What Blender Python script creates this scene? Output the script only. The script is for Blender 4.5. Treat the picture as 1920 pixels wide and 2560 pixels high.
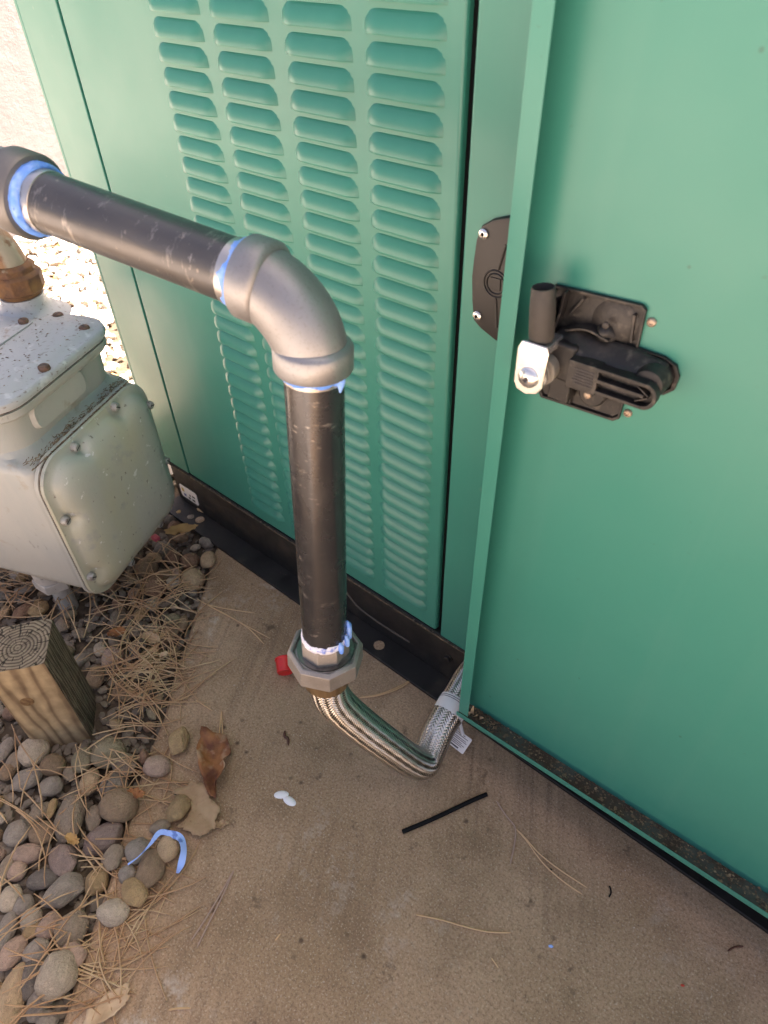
import bpy, math, random
from mathutils import Vector, Matrix, noise

random.seed(7)
scene = bpy.context.scene
for o in list(bpy.data.objects):
    bpy.data.objects.remove(o)
col = scene.collection

# ------------------------------------------------------------------ camera
cam_d = bpy.data.cameras.new('camera')
cam_d.sensor_fit = 'HORIZONTAL'
cam_d.sensor_width = 8.16
cam_d.lens = 8.16 * 1678.0 / 1920.0
cam_d.clip_start = 0.02
cam_d.clip_end = 500
cam_d.dof.use_dof = True
cam_d.dof.focus_distance = 1.15
cam_d.dof.aperture_fstop = 2.0
cam = bpy.data.objects.new('camera', cam_d)
col.objects.link(cam)
right = Vector((0.76414918, 0.64472244, -0.02022385))
down = Vector((0.42641028, -0.52842571, -0.7341257))
fwd = Vector((-0.48399411, 0.55235789, -0.67871235))
m = Matrix.Identity(4)
for i in range(3):
    m[i][0] = right[i]; m[i][1] = -down[i]; m[i][2] = -fwd[i]
m[0][3], m[1][3], m[2][3] = 0, 0, 1.25
cam.matrix_world = m
scene.camera = cam

# ------------------------------------------------------------------ light
SUN_AZ = math.radians(14)        # clockwise from +Y
SUN_EL = math.radians(57)
world = bpy.data.worlds.new('World'); scene.world = world
world.use_nodes = True
wn = world.node_tree
bg = wn.nodes['Background']
sky = wn.nodes.new('ShaderNodeTexSky')
sky.sky_type = 'NISHITA'; sky.sun_disc = False
sky.sun_elevation = SUN_EL; sky.sun_rotation = SUN_AZ
sky.air_density = 0.8; sky.dust_density = 6.0; sky.ozone_density = 0.3
wn.links.new(sky.outputs[0], bg.inputs[0])
bg.inputs[1].default_value = 0.05
sd = bpy.data.lights.new('sun', 'SUN'); sd.energy = 5.0; sd.angle = math.radians(0.53); sd.color = (1, 0.95, 0.88)
sun = bpy.data.objects.new('sun', sd); col.objects.link(sun)
to_sun = Vector((math.sin(SUN_AZ) * math.cos(SUN_EL), math.cos(SUN_AZ) * math.cos(SUN_EL), math.sin(SUN_EL)))
sun.rotation_euler = to_sun.to_track_quat('Z', 'Y').to_euler()
sun.location = to_sun * 8
scene.view_settings.view_transform = 'Standard'
scene.view_settings.look = 'None'
scene.view_settings.exposure = 2.9
scene.view_settings.use_white_balance = True
scene.view_settings.white_balance_temperature = 7250
scene.view_settings.white_balance_tint = 20
scene.view_settings.gamma = 1
scene.render.engine = 'CYCLES'
scene.cycles.max_bounces = 8
scene.cycles.diffuse_bounces = 5
scene.cycles.use_denoising = True

# ------------------------------------------------------------------ helpers
class MB:
    """collects shapes, then links them as ONE mesh object"""
    def __init__(s): s.v = []; s.f = []
    def add(s, vs, fs):
        b = len(s.v); s.v += [tuple(p) for p in vs]; s.f += [tuple(i + b for i in f) for f in fs]; return s
    def box(s, lo, hi, M=None):
        x0, y0, z0 = lo; x1, y1, z1 = hi
        vs = [Vector(p) for p in ((x0,y0,z0),(x1,y0,z0),(x1,y1,z0),(x0,y1,z0),(x0,y0,z1),(x1,y0,z1),(x1,y1,z1),(x0,y1,z1))]
        if M: vs = [M @ p for p in vs]
        return s.add(vs, [(0,3,2,1),(4,5,6,7),(0,1,5,4),(1,2,6,5),(2,3,7,6),(3,0,4,7)])
    def loft(s, rings, cap0=True, cap1=True, closed=True):
        n = len(rings[0]); vs = [p for r in rings for p in r]; fs = []
        for k in range(len(rings) - 1):
            for i in range(n if closed else n - 1):
                j = (i + 1) % n
                fs.append((k*n+i, k*n+j, (k+1)*n+j, (k+1)*n+i))
        if cap0: fs.append(tuple(reversed(range(n))))
        if cap1: fs.append(tuple((len(rings)-1)*n + i for i in range(n)))
        return s.add(vs, fs)
    def tube(s, pts, rad, n=12, cap=True, twist=0.0):
        pts = [Vector(p) for p in pts]
        if not isinstance(rad, (list, tuple)): rad = [rad] * len(pts)
        rings = []
        for (c, t, a, b), r in zip(frames(pts), rad):
            rings.append([c + (a * math.cos(q) + b * math.sin(q)) * r for q in [2*math.pi*i/n + twist for i in range(n)]])
        return s.loft(rings, cap, cap)
    def lathe(s, prof, org, ax, n=32, phase=0.0, ref=None):
        ax = Vector(ax).normalized(); a = Vector(ref) if ref else Vector((0.3, -0.9, 0.1))
        a = (a - ax * a.dot(ax)).normalized(); b = ax.cross(a); org = Vector(org)
        rings = [[org + ax * h + (a*math.cos(q) + b*math.sin(q)) * r for q in [2*math.pi*i/n + phase for i in range(n)]] for r, h in prof]
        return s.loft(rings)
    def build(s, name, mat, parent=None, loc=None, bevel=0, smooth=None, seg=2):
        me = bpy.data.meshes.new(name)
        vs = s.v
        if loc is not None: vs = [(p[0]-loc[0], p[1]-loc[1], p[2]-loc[2]) for p in vs]
        me.from_pydata(vs, [], s.f); me.update()
        return link(name, me, mat, parent, loc, bevel, smooth, seg)

def frames(pts):
    out = []; n = len(pts)
    t0 = (pts[1] - pts[0]).normalized()
    a = Vector((0.31, 0.17, 0.93)); a = (a - t0 * a.dot(t0)).normalized()
    for i in range(n):
        t = (pts[min(i+1, n-1)] - pts[max(i-1, 0)]).normalized()
        a = (a - t * a.dot(t)).normalized(); b = t.cross(a)
        out.append((pts[i], t, a, b))
    return out

def link(name, me, mat, parent=None, loc=None, bevel=0, smooth=None, seg=2):
    import bmesh
    bm = bmesh.new(); bm.from_mesh(me); bmesh.ops.recalc_face_normals(bm, faces=bm.faces); bm.to_mesh(me); bm.free()
    o = bpy.data.objects.new(name, me); col.objects.link(o)
    if mat: me.materials.append(mat)
    if loc is not None: o.location = loc
    if parent: adopt(o, parent)
    if bevel:
        md = o.modifiers.new('bevel', 'BEVEL'); md.width = bevel; md.segments = seg; md.limit_method = 'ANGLE'; md.angle_limit = math.radians(35)
        for p in me.polygons: p.use_smooth = True
        md.harden_normals = True
        me.set_sharp_from_angle(angle=math.radians(40))
    elif smooth is not None:
        for p in me.polygons: p.use_smooth = True
        me.set_sharp_from_angle(angle=math.radians(smooth))
    return o

def adopt(o, parent):
    o.parent = parent
    if parent.parent is None:
        o.matrix_parent_inverse = Matrix.Translation(-parent.location)

def place(name, me, parent, loc, rot=None, scale=None):
    """one more piece that shares mesh data"""
    o = bpy.data.objects.new(name, me); col.objects.link(o); o.location = loc
    if rot is not None: o.rotation_euler = rot
    if scale is not None: o.scale = scale
    if parent: adopt(o, parent)
    return o

def tag(o, label=None, cat=None, group=None, kind=None):
    if label: o['label'] = label
    if cat: o['category'] = cat
    if group: o['group'] = group
    if kind: o['kind'] = kind
    return o

def thing(name, loc, label, cat, group=None):
    o = bpy.data.objects.new(name, None); col.objects.link(o); o.location = loc; o.empty_display_size = 0.05
    return tag(o, label, cat, group)

def smoothpath(pts, n=8):
    """Catmull-Rom through the points"""
    P = [Vector(p) for p in pts]; P = [2*P[0]-P[1]] + P + [2*P[-1]-P[-2]]; out = []
    for i in range(1, len(P)-2):
        for k in range(n):
            t = k / n
            out.append(0.5*((2*P[i]) + (P[i+1]-P[i-1])*t + (2*P[i-1]-5*P[i]+4*P[i+1]-P[i+2])*t*t + (3*P[i]-P[i-1]-3*P[i+1]+P[i+2])*t**3))
    out.append(P[-2]); return out

def rrect(w0, w1, h0, h1, r, n=5):
    pts = []
    for cx, cy, a0 in ((w1-r, h1-r, 0), (w0+r, h1-r, 90), (w0+r, h0+r, 180), (w1-r, h0+r, 270)):
        for k in range(n+1):
            a = math.radians(a0 + 90*k/n); pts.append((cx + r*math.cos(a), cy + r*math.sin(a)))
    return pts

# ------------------------------------------------------------------ materials
def mat(name, base, rough=0.5, metal=0.0, layers=(), bumps=(), rough_var=None, spec=0.5, coat=0.0, rnd=None, coords='Object', sss=0.0):
    """layers: dicts kind, scale, lo, hi, col, fac, map, rot, off; bumps: (scale, strength, map, rot)"""
    M = bpy.data.materials.new(name); M.use_nodes = True
    nt = M.node_tree; N = nt.nodes; L = nt.links; b = N['Principled BSDF']
    tc = N.new('ShaderNodeTexCoord')
    def vec(mp, rot, off=(0,0,0)):
        g0 = N.new('ShaderNodeMapping'); g0.inputs['Rotation'].default_value = [math.radians(a) for a in rot]
        g = N.new('ShaderNodeMapping'); g.inputs['Scale'].default_value = mp; g.inputs['Location'].default_value = off
        L.new(tc.outputs[coords], g0.inputs[0]); L.new(g0.outputs[0], g.inputs[0])
        if rnd:
            oi = N.new('ShaderNodeObjectInfo'); ad = N.new('ShaderNodeVectorMath'); ad.operation = 'MULTIPLY_ADD'
            L.new(oi.outputs['Random'], ad.inputs[0]); ad.inputs[1].default_value = (37, 53, 71); L.new(g.outputs[0], ad.inputs[2]); return ad.outputs[0]
        return g.outputs[0]
    def tex(d):
        k = d.get('kind', 'noise')
        v = vec(d.get('map', (1,1,1)), d.get('rot', (0,0,0)), d.get('off', (0,0,0)))
        if k == 'noise':
            t = N.new('ShaderNodeTexNoise'); t.inputs['Scale'].default_value = d['scale']; t.inputs['Detail'].default_value = d.get('detail', 5)
            t.inputs['Roughness'].default_value = d.get('r', 0.55); t.inputs['Distortion'].default_value = d.get('dist', 0); L.new(v, t.inputs['Vector']); return t.outputs['Fac']
        if k == 'voronoi':
            t = N.new('ShaderNodeTexVoronoi'); t.inputs['Scale'].default_value = d['scale']; L.new(v, t.inputs['Vector']); return t.outputs['Distance']
        if k == 'wave':
            t = N.new('ShaderNodeTexWave'); t.wave_type = d.get('wt', 'BANDS'); t.inputs['Scale'].default_value = d['scale']; t.inputs['Distortion'].default_value = d.get('dist', 2)
            t.inputs['Detail'].default_value = 3; t.inputs['Detail Scale'].default_value = d.get('ds', 1.5)
            if t.wave_type == 'RINGS': t.rings_direction = 'Z'
            L.new(v, t.inputs['Vector']); return t.outputs['Fac']
    cur = None
    if rnd:
        oi = N.new('ShaderNodeObjectInfo'); rp = N.new('ShaderNodeValToRGB'); rp.color_ramp.interpolation = 'LINEAR'
        while len(rp.color_ramp.elements) < len(rnd): rp.color_ramp.elements.new(0.5)
        for i, c in enumerate(rnd):
            rp.color_ramp.elements[i].position = i / (len(rnd)-1); rp.color_ramp.elements[i].color = (*c, 1)
        L.new(oi.outputs['Random'], rp.inputs[0]); cur = rp.outputs[0]
    for d in layers:
        mx = N.new('ShaderNodeMix'); mx.data_type = 'RGBA'; mx.blend_type = d.get('blend', 'MIX')
        mr = N.new('ShaderNodeMapRange'); mr.inputs[1].default_value = d['lo']; mr.inputs[2].default_value = d['hi']; mr.inputs[3].default_value = 0; mr.inputs[4].default_value = d.get('fac', 1)
        L.new(tex(d), mr.inputs[0]); f = mr.outputs[0]
        if 'mask' in d:
            m2 = N.new('ShaderNodeMapRange'); q = d['mask']; m2.inputs[1].default_value = q['lo']; m2.inputs[2].default_value = q['hi']
            L.new(tex(q), m2.inputs[0]); mu = N.new('ShaderNodeMath'); mu.operation = 'MULTIPLY'; L.new(f, mu.inputs[0]); L.new(m2.outputs[0], mu.inputs[1]); f = mu.outputs[0]
        L.new(f, mx.inputs[0])
        if cur is None: mx.inputs[6].default_value = (*base, 1)
        else: L.new(cur, mx.inputs[6])
        mx.inputs[7].default_value = (*d['col'], 1); cur = mx.outputs[2]
    if cur is None: b.inputs['Base Color'].default_value = (*base, 1)
    else: L.new(cur, b.inputs['Base Color'])
    b.inputs['Roughness'].default_value = rough; b.inputs['Metallic'].default_value = metal
    b.inputs['Specular IOR Level'].default_value = spec; b.inputs['Coat Weight'].default_value = coat; b.inputs['Coat Roughness'].default_value = 0.25
    if sss: b.inputs['Subsurface Weight'].default_value = sss; b.inputs['Subsurface Radius'].default_value = (0.01, 0.006, 0.003)
    if rough_var:
        mr = N.new('ShaderNodeMapRange'); mr.inputs[1].default_value = 0.3; mr.inputs[2].default_value = 0.7
        mr.inputs[3].default_value = max(0, rough - rough_var['amp']); mr.inputs[4].default_value = min(1, rough + rough_var['amp'])
        L.new(tex(rough_var), mr.inputs[0]); L.new(mr.outputs[0], b.inputs['Roughness'])
    nrm = None
    for bp in bumps:
        d = dict(scale=bp[0], map=bp[2] if len(bp) > 2 else (1,1,1), rot=bp[3] if len(bp) > 3 else (0,0,0), kind=bp[4] if len(bp) > 4 else 'noise', detail=4)
        bn = N.new('ShaderNodeBump'); bn.inputs['Strength'].default_value = bp[1]; bn.inputs['Distance'].default_value = 0.3 / bp[0]
        L.new(tex(d), bn.inputs['Height'])
        if nrm: L.new(nrm, bn.inputs['Normal'])
        nrm = bn.outputs[0]
    if nrm: L.new(nrm, b.inputs['Normal'])
    return M

BR = (0, 0, -30)   # broom direction on the slab
m_green = mat('green_powder_coat', (0.028, 0.222, 0.164), 0.36, spec=0.5, layers=[
    dict(scale=1.3, lo=0.35, hi=0.75, col=(0.045, 0.245, 0.19), fac=0.6),
    dict(scale=26, lo=0.55, hi=0.78, col=(0.065, 0.255, 0.195), fac=0.3, map=(1, 1, 0.03)), dict(scale=55, lo=0.70, hi=0.78, col=(0.16, 0.30, 0.22), fac=0.35),
    dict(kind='voronoi', scale=70, lo=0.055, hi=0.03, col=(0.03, 0.12, 0.09), fac=0.55, mask=dict(scale=5, lo=0.58, hi=0.72))],
    bumps=[(900, 0.05), (4, 0.012)], rough_var=dict(scale=9, amp=0.05))
m_green_door = mat('green_door_inner_coat', (0.028, 0.222, 0.164), 0.38, spec=0.5, layers=[
    dict(scale=1.7, lo=0.35, hi=0.75, col=(0.045, 0.245, 0.19), fac=0.6),
    dict(scale=22, lo=0.55, hi=0.78, col=(0.065, 0.255, 0.195), fac=0.3, map=(1, 1, 0.03)), dict(scale=120, lo=0.70, hi=0.76, col=(0.03, 0.14, 0.10), fac=0.4),
    dict(kind='voronoi', scale=14, lo=0.035, hi=0.02, col=(0.02, 0.07, 0.05), fac=0.5)],
    bumps=[(900, 0.05), (3, 0.02)], rough_var=dict(scale=8, amp=0.05))
m_gap = mat('recess_black', (0.004, 0.005, 0.005), 0.9, spec=0.1)  # near-black colour; darkens the panel gaps in place of real shade
m_skid = mat('black_painted_steel', (0.014, 0.013, 0.012), 0.5, layers=[
    dict(scale=3.5, lo=0.45, hi=0.7, col=(0.045, 0.036, 0.028), fac=0.6), dict(scale=14, lo=0.55, hi=0.75, col=(0.08, 0.06, 0.042), fac=0.6),
    dict(scale=160, lo=0.68, hi=0.76, col=(0.20, 0.16, 0.11), fac=0.6, mask=dict(scale=9, lo=0.42, hi=0.62))],
    bumps=[(300, 0.12)], rough_var=dict(scale=20, amp=0.15))
m_concrete = mat('broomed_concrete', (0.53, 0.355, 0.215), 0.85, spec=0.2, layers=[
    dict(scale=2.6, lo=0.38, hi=0.66, col=(0.34, 0.22, 0.118), fac=0.8, detail=6),
    dict(scale=8, lo=0.48, hi=0.70, col=(0.23, 0.145, 0.08), fac=0.65, r=0.65),
    dict(scale=70, lo=0.46, hi=0.68, col=(0.19, 0.125, 0.08), fac=0.55, map=(1, 0.03, 1), rot=BR, mask=dict(scale=3.1, lo=0.42, hi=0.62, off=(1, 4, 0))),
    dict(scale=210, lo=0.46, hi=0.64, col=(0.17, 0.11, 0.065), fac=0.7, r=0.8),
    dict(scale=300, lo=0.56, hi=0.68, col=(0.66, 0.53, 0.37), fac=0.6, off=(2, 1, 0)),
    dict(scale=26, lo=0.52, hi=0.66, col=(0.58, 0.49, 0.39), fac=0.7, r=0.75, mask=dict(scale=2.2, lo=0.48, hi=0.60, off=(3.1, 1.2, 0))),
    dict(kind='voronoi', scale=30, lo=0.18, hi=0.07, col=(0.085, 0.055, 0.036), fac=0.85, mask=dict(scale=4.5, lo=0.52, hi=0.60)),
    dict(scale=17, lo=0.62, hi=0.70, col=(0.10, 0.066, 0.042), fac=0.7, r=0.7, off=(4, 4, 0)),
    dict(kind='voronoi', scale=80, lo=0.12, hi=0.06, col=(0.74, 0.64, 0.52), fac=0.85, mask=dict(scale=11, lo=0.53, hi=0.64))],
    bumps=[(70, 0.3, (1, 0.05, 1), BR), (260, 0.8), (60, 0.2)])
m_soil = mat('gravel_bed_soil', (0.10, 0.075, 0.052), 0.95, spec=0.2, layers=[dict(scale=60, lo=0.45, hi=0.7, col=(0.20, 0.15, 0.10), fac=0.8)], bumps=[(90, 0.8)])
m_ground = mat('pale_gravel_ground', (0.55, 0.51, 0.46), 0.95, spec=0.2, layers=[
    dict(kind='voronoi', scale=26, lo=0.35, hi=0.75, col=(0.30, 0.24, 0.18), fac=0.6), dict(scale=4, lo=0.4, hi=0.7, col=(0.48, 0.435, 0.385), fac=0.7)], bumps=[(26, 0.9, (1,1,1), (0,0,0), 'voronoi')])
m_stucco = mat('beige_stucco', (0.27, 0.24, 0.242), 0.9, spec=0.25, layers=[
    dict(scale=5, lo=0.4, hi=0.7, col=(0.15, 0.132, 0.132), fac=0.85, map=(1, 1, 0.12)), dict(scale=120, lo=0.62, hi=0.7, col=(0.2, 0.15, 0.11), fac=0.6)], bumps=[(140, 0.8), (25, 0.3)])
PEBCOL = {'lg': (0.44, 0.385, 0.31), 'tan': (0.42, 0.32, 0.21), 'dk': (0.17, 0.155, 0.14), 'pk': (0.40, 0.30, 0.245), 'br': (0.27, 0.20, 0.135), 'gb': (0.27, 0.225, 0.175),
          'gr': (0.28, 0.255, 0.225), 'mv': (0.26, 0.205, 0.185), 'gd': (0.37, 0.27, 0.15), 'ol': (0.26, 0.235, 0.165), 'rd': (0.25, 0.16, 0.11), 'wh': (0.50, 0.46, 0.41)}
def pebmat(n, c):
    c = (min(.8, c[0]*1.28), min(.8, c[1]*1.17), min(.8, c[2]*1.02))
    dk = tuple(x*0.55 for x in c); lt = tuple(min(1, x*1.35) for x in c)
    return mat('pebble_stone_' + n, c, 0.72, spec=0.35, coords='Object', layers=[
        dict(scale=1.3, lo=0.4, hi=0.7, col=dk, fac=0.55), dict(scale=2.6, lo=0.5, hi=0.75, col=lt, fac=0.6, off=(5, 2, 1)),
        dict(scale=13, lo=0.52, hi=0.64, col=dk, fac=0.7, r=0.75), dict(scale=20, lo=0.56, hi=0.66, col=lt, fac=0.75, r=0.7)],
        bumps=[(14, 0.45), (4, 0.3)], rnd=[tuple(x*0.85 for x in c), tuple(min(1, x*1.15) for x in c)])
m_peb = {k: pebmat(k, c) for k, c in PEBCOL.items()}
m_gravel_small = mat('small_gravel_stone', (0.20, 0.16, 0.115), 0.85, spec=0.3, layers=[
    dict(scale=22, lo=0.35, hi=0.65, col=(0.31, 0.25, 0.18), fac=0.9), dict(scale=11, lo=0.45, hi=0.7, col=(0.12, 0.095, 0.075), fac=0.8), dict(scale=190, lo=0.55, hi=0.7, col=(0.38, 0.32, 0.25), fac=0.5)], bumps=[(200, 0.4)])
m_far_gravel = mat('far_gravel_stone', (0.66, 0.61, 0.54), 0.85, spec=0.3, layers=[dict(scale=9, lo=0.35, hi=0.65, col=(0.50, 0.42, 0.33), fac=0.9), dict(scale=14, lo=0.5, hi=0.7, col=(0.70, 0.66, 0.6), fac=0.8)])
m_needle = mat('dry_pine_needle', (0.56, 0.36, 0.19), 0.55, spec=0.4, layers=[dict(scale=9, lo=0.35, hi=0.65, col=(0.42, 0.23, 0.11), fac=0.9), dict(scale=17, lo=0.5, hi=0.7, col=(0.64, 0.48, 0.27), fac=0.8)])
m_needle_pale = mat('pale_pine_needle', (0.66, 0.43, 0.22), 0.5, spec=0.4)
m_needle_grey = mat('grey_pine_needle', (0.46, 0.32, 0.235), 0.6, spec=0.3)
m_leaf_tan = mat('dry_oak_leaf_tan', (0.46, 0.31, 0.175), 0.75, spec=0.25, layers=[dict(scale=25, lo=0.4, hi=0.7, col=(0.33, 0.20, 0.10), fac=0.8), dict(scale=120, lo=0.6, hi=0.7, col=(0.2, 0.12, 0.06), fac=0.5)], bumps=[(60, 0.5)])
m_leaf_rust = mat('dry_oak_leaf_rust', (0.36, 0.15, 0.055), 0.65, spec=0.3, layers=[dict(scale=22, lo=0.45, hi=0.62, col=(0.13, 0.045, 0.025), fac=0.9), dict(scale=15, lo=0.55, hi=0.65, col=(0.58, 0.40, 0.24), fac=0.9, off=(2,3,1))], bumps=[(50, 0.6)])
m_leaf_pale = mat('dry_leaf_pale', (0.60, 0.43, 0.26), 0.7, spec=0.25, layers=[dict(scale=30, lo=0.45, hi=0.7, col=(0.45, 0.29, 0.15), fac=0.8)], bumps=[(70, 0.4)])
m_leaf_gold = mat('dry_leaf_gold', (0.50, 0.31, 0.12), 0.7, spec=0.25, layers=[dict(scale=40, lo=0.45, hi=0.7, col=(0.33, 0.18, 0.07), fac=0.8)], bumps=[(70, 0.4)])
m_pipe = mat('black_iron_pipe', (0.092, 0.09, 0.092), 0.38, 0.6, layers=[
    dict(scale=16, lo=0.45, hi=0.7, col=(0.16, 0.145, 0.13), fac=0.6, map=(0.4, 1, 1)),
    dict(scale=24, lo=0.57, hi=0.70, col=(0.42, 0.385, 0.35), fac=0.75, r=0.7, map=(2.2, 1, 0.6)), dict(scale=60, lo=0.64, hi=0.72, col=(0.5, 0.46, 0.42), fac=0.6, r=0.7, map=(1, 1, 0.4)),
    dict(scale=90, lo=0.66, hi=0.72, col=(0.40, 0.34, 0.28), fac=0.45)], bumps=[(260, 0.12)], rough_var=dict(scale=20, amp=0.10))
m_pipe_v = mat('black_iron_pipe_riser', (0.078, 0.078, 0.083), 0.27, 0.75, layers=[
    dict(scale=22, lo=0.45, hi=0.7, col=(0.12, 0.11, 0.105), fac=0.6, map=(1, 1, 0.25)),
    dict(scale=34, lo=0.60, hi=0.72, col=(0.50, 0.46, 0.42), fac=0.8, r=0.7, map=(1, 1, 2.4), mask=dict(scale=5, lo=0.48, hi=0.6))], bumps=[(260, 0.10)], rough_var=dict(scale=22, amp=0.08))
m_cast = mat('galvanised_malleable_iron', (0.34, 0.34, 0.345), 0.5, 0.75, layers=[
    dict(scale=12, lo=0.4, hi=0.7, col=(0.30, 0.285, 0.275), fac=0.7), dict(scale=300, lo=0.55, hi=0.7, col=(0.25, 0.235, 0.225), fac=0.5)], bumps=[(420, 0.22), (60, 0.06)], rough_var=dict(scale=14, amp=0.08))
m_union = mat('dull_grey_union_iron', (0.30, 0.275, 0.25), 0.5, 0.6, layers=[
    dict(scale=30, lo=0.45, hi=0.7, col=(0.23, 0.205, 0.18), fac=0.7), dict(scale=200, lo=0.62, hi=0.7, col=(0.5, 0.46, 0.42), fac=0.5)], bumps=[(380, 0.2)])
m_steel_thread = mat('cut_thread_steel', (0.55, 0.52, 0.49), 0.35, 0.85, bumps=[(300, 0.1)])
m_brass = mat('brass_thread', (0.32, 0.22, 0.12), 0.4, 0.8, layers=[dict(scale=120, lo=0.4, hi=0.7, col=(0.20, 0.135, 0.075), fac=0.8, map=(1,1,0.1))])
m_seal = mat('blue_thread_sealant', (0.15, 0.36, 0.95), 0.4, layers=[dict(scale=60, lo=0.48, hi=0.65, col=(0.40, 0.62, 1.0), fac=0.7), dict(scale=130, lo=0.64, hi=0.7, col=(0.05, 0.14, 0.55), fac=0.7)], bumps=[(150, 0.5)])
m_seal_white = mat('white_thread_sealant', (0.85, 0.83, 0.88), 0.3, layers=[dict(scale=80, lo=0.52, hi=0.62, col=(0.10, 0.22, 0.70), fac=0.8)], bumps=[(150, 0.5)])
m_tape = mat('blue_plastic_strip', (0.36, 0.56, 1.0), 0.4, layers=[dict(scale=60, lo=0.55, hi=0.66, col=(0.04, 0.10, 0.35), fac=0.7)])
m_braid = mat('stainless_braid_wire', (0.60, 0.57, 0.53), 0.30, 0.95, layers=[dict(scale=40, lo=0.4, hi=0.7, col=(0.48, 0.42, 0.34), fac=0.7)], bumps=[])
m_hose_core = mat('hose_core', (0.05, 0.045, 0.04), 0.6, 0.5)
m_paper = mat('white_paper_label', (0.80, 0.78, 0.75), 0.65, layers=[dict(scale=40, lo=0.5, hi=0.8, col=(0.66, 0.63, 0.6), fac=0.6)])
m_ink = mat('dark_print', (0.06, 0.055, 0.055), 0.7)
m_ink_blue = mat('blue_print', (0.1, 0.15, 0.35), 0.7)
m_ink_yel = mat('yellow_print', (0.6, 0.42, 0.08), 0.7)
m_red = mat('red_plastic', (0.78, 0.03, 0.025), 0.38, layers=[dict(scale=90, lo=0.5, hi=0.75, col=(0.5, 0.02, 0.02), fac=0.6)], sss=0.1)
m_black = mat('matt_black_rubber', (0.006, 0.006, 0.006), 0.7, spec=0.2, bumps=[(150, 0.3)])
m_white = mat('white_petal', (0.95, 0.93, 0.88), 0.55, sss=0.1)
m_brownbit = mat('brown_husk', (0.11, 0.045, 0.025), 0.6, bumps=[(300, 0.5)])
m_redbit = mat('red_scrap', (0.6, 0.06, 0.03), 0.6)
m_pinkbit = mat('pink_scrap', (0.62, 0.10, 0.13), 0.6)
m_plastic = mat('black_glass_filled_nylon', (0.014, 0.0125, 0.0115), 0.5, layers=[
    dict(scale=24, lo=0.48, hi=0.68, col=(0.055, 0.046, 0.036), fac=0.8, r=0.7), dict(scale=90, lo=0.58, hi=0.7, col=(0.12, 0.10, 0.078), fac=0.6)], bumps=[(260, 0.25), (60, 0.15)])
m_plastic_handle = mat('black_moulded_handle', (0.018, 0.016, 0.0145), 0.45, layers=[dict(scale=30, lo=0.6, hi=0.75, col=(0.08, 0.065, 0.05), fac=0.5)], bumps=[(700, 0.15)])
m_zinc = mat('bright_zinc_plate', (0.84, 0.82, 0.79), 0.26, 0.9, layers=[dict(scale=30, lo=0.45, hi=0.7, col=(0.70, 0.66, 0.6), fac=0.7)], bumps=[(300, 0.06)])
m_rivet = mat('dull_rivet', (0.42, 0.33, 0.25), 0.5, 0.6, layers=[dict(scale=200, lo=0.5, hi=0.7, col=(0.25, 0.17, 0.11), fac=0.7)])
m_rod = mat('dirty_grey_rubber_sleeve', (0.045, 0.039, 0.033), 0.6, layers=[dict(scale=30, lo=0.45, hi=0.68, col=(0.10, 0.083, 0.062), fac=0.8)], bumps=[(200, 0.2)])
m_debris_base = mat('dirty_flange', (0.075, 0.085, 0.065), 0.9, spec=0.2, layers=[
    dict(scale=20, lo=0.42, hi=0.6, col=(0.07, 0.048, 0.03), fac=0.9), dict(scale=150, lo=0.58, hi=0.66, col=(0.34, 0.24, 0.13), fac=0.7), dict(scale=60, lo=0.6, hi=0.68, col=(0.22, 0.15, 0.085), fac=0.7)], bumps=[(150, 0.8)])
m_meter = mat('weathered_grey_green_paint', (0.48, 0.475, 0.42), 0.45, layers=[
    dict(scale=5, lo=0.4, hi=0.7, col=(0.53, 0.515, 0.45), fac=0.7), dict(scale=9, lo=0.46, hi=0.66, col=(0.40, 0.42, 0.385), fac=0.8, map=(1, 1, 0.3)),
    dict(scale=14, lo=0.60, hi=0.68, col=(0.36, 0.29, 0.20), fac=0.55, r=0.7), dict(scale=70, lo=0.62, hi=0.67, col=(0.16, 0.12, 0.085), fac=0.7, map=(1,1,0.6), mask=dict(scale=6, lo=0.52, hi=0.66)),
    dict(scale=26, lo=0.66, hi=0.69, col=(0.74, 0.73, 0.69), fac=0.6, mask=dict(scale=4, lo=0.5, hi=0.64, off=(2, 2, 2)))], bumps=[(45, 0.10), (260, 0.08)], rough_var=dict(scale=12, amp=0.12))
m_meter_top = mat('weathered_grey_top_paint', (0.50, 0.505, 0.495), 0.48, layers=[
    dict(scale=6, lo=0.4, hi=0.7, col=(0.47, 0.48, 0.46), fac=0.8), dict(scale=170, lo=0.61, hi=0.66, col=(0.22, 0.17, 0.13), fac=0.65, map=(1, 0.45, 1), rot=(0, 0, 20)),
    dict(scale=30, lo=0.60, hi=0.70, col=(0.72, 0.71, 0.69), fac=0.7), dict(scale=13, lo=0.60, hi=0.66, col=(0.32, 0.23, 0.15), fac=0.55, r=0.75)], bumps=[(60, 0.12), (260, 0.12)])
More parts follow.
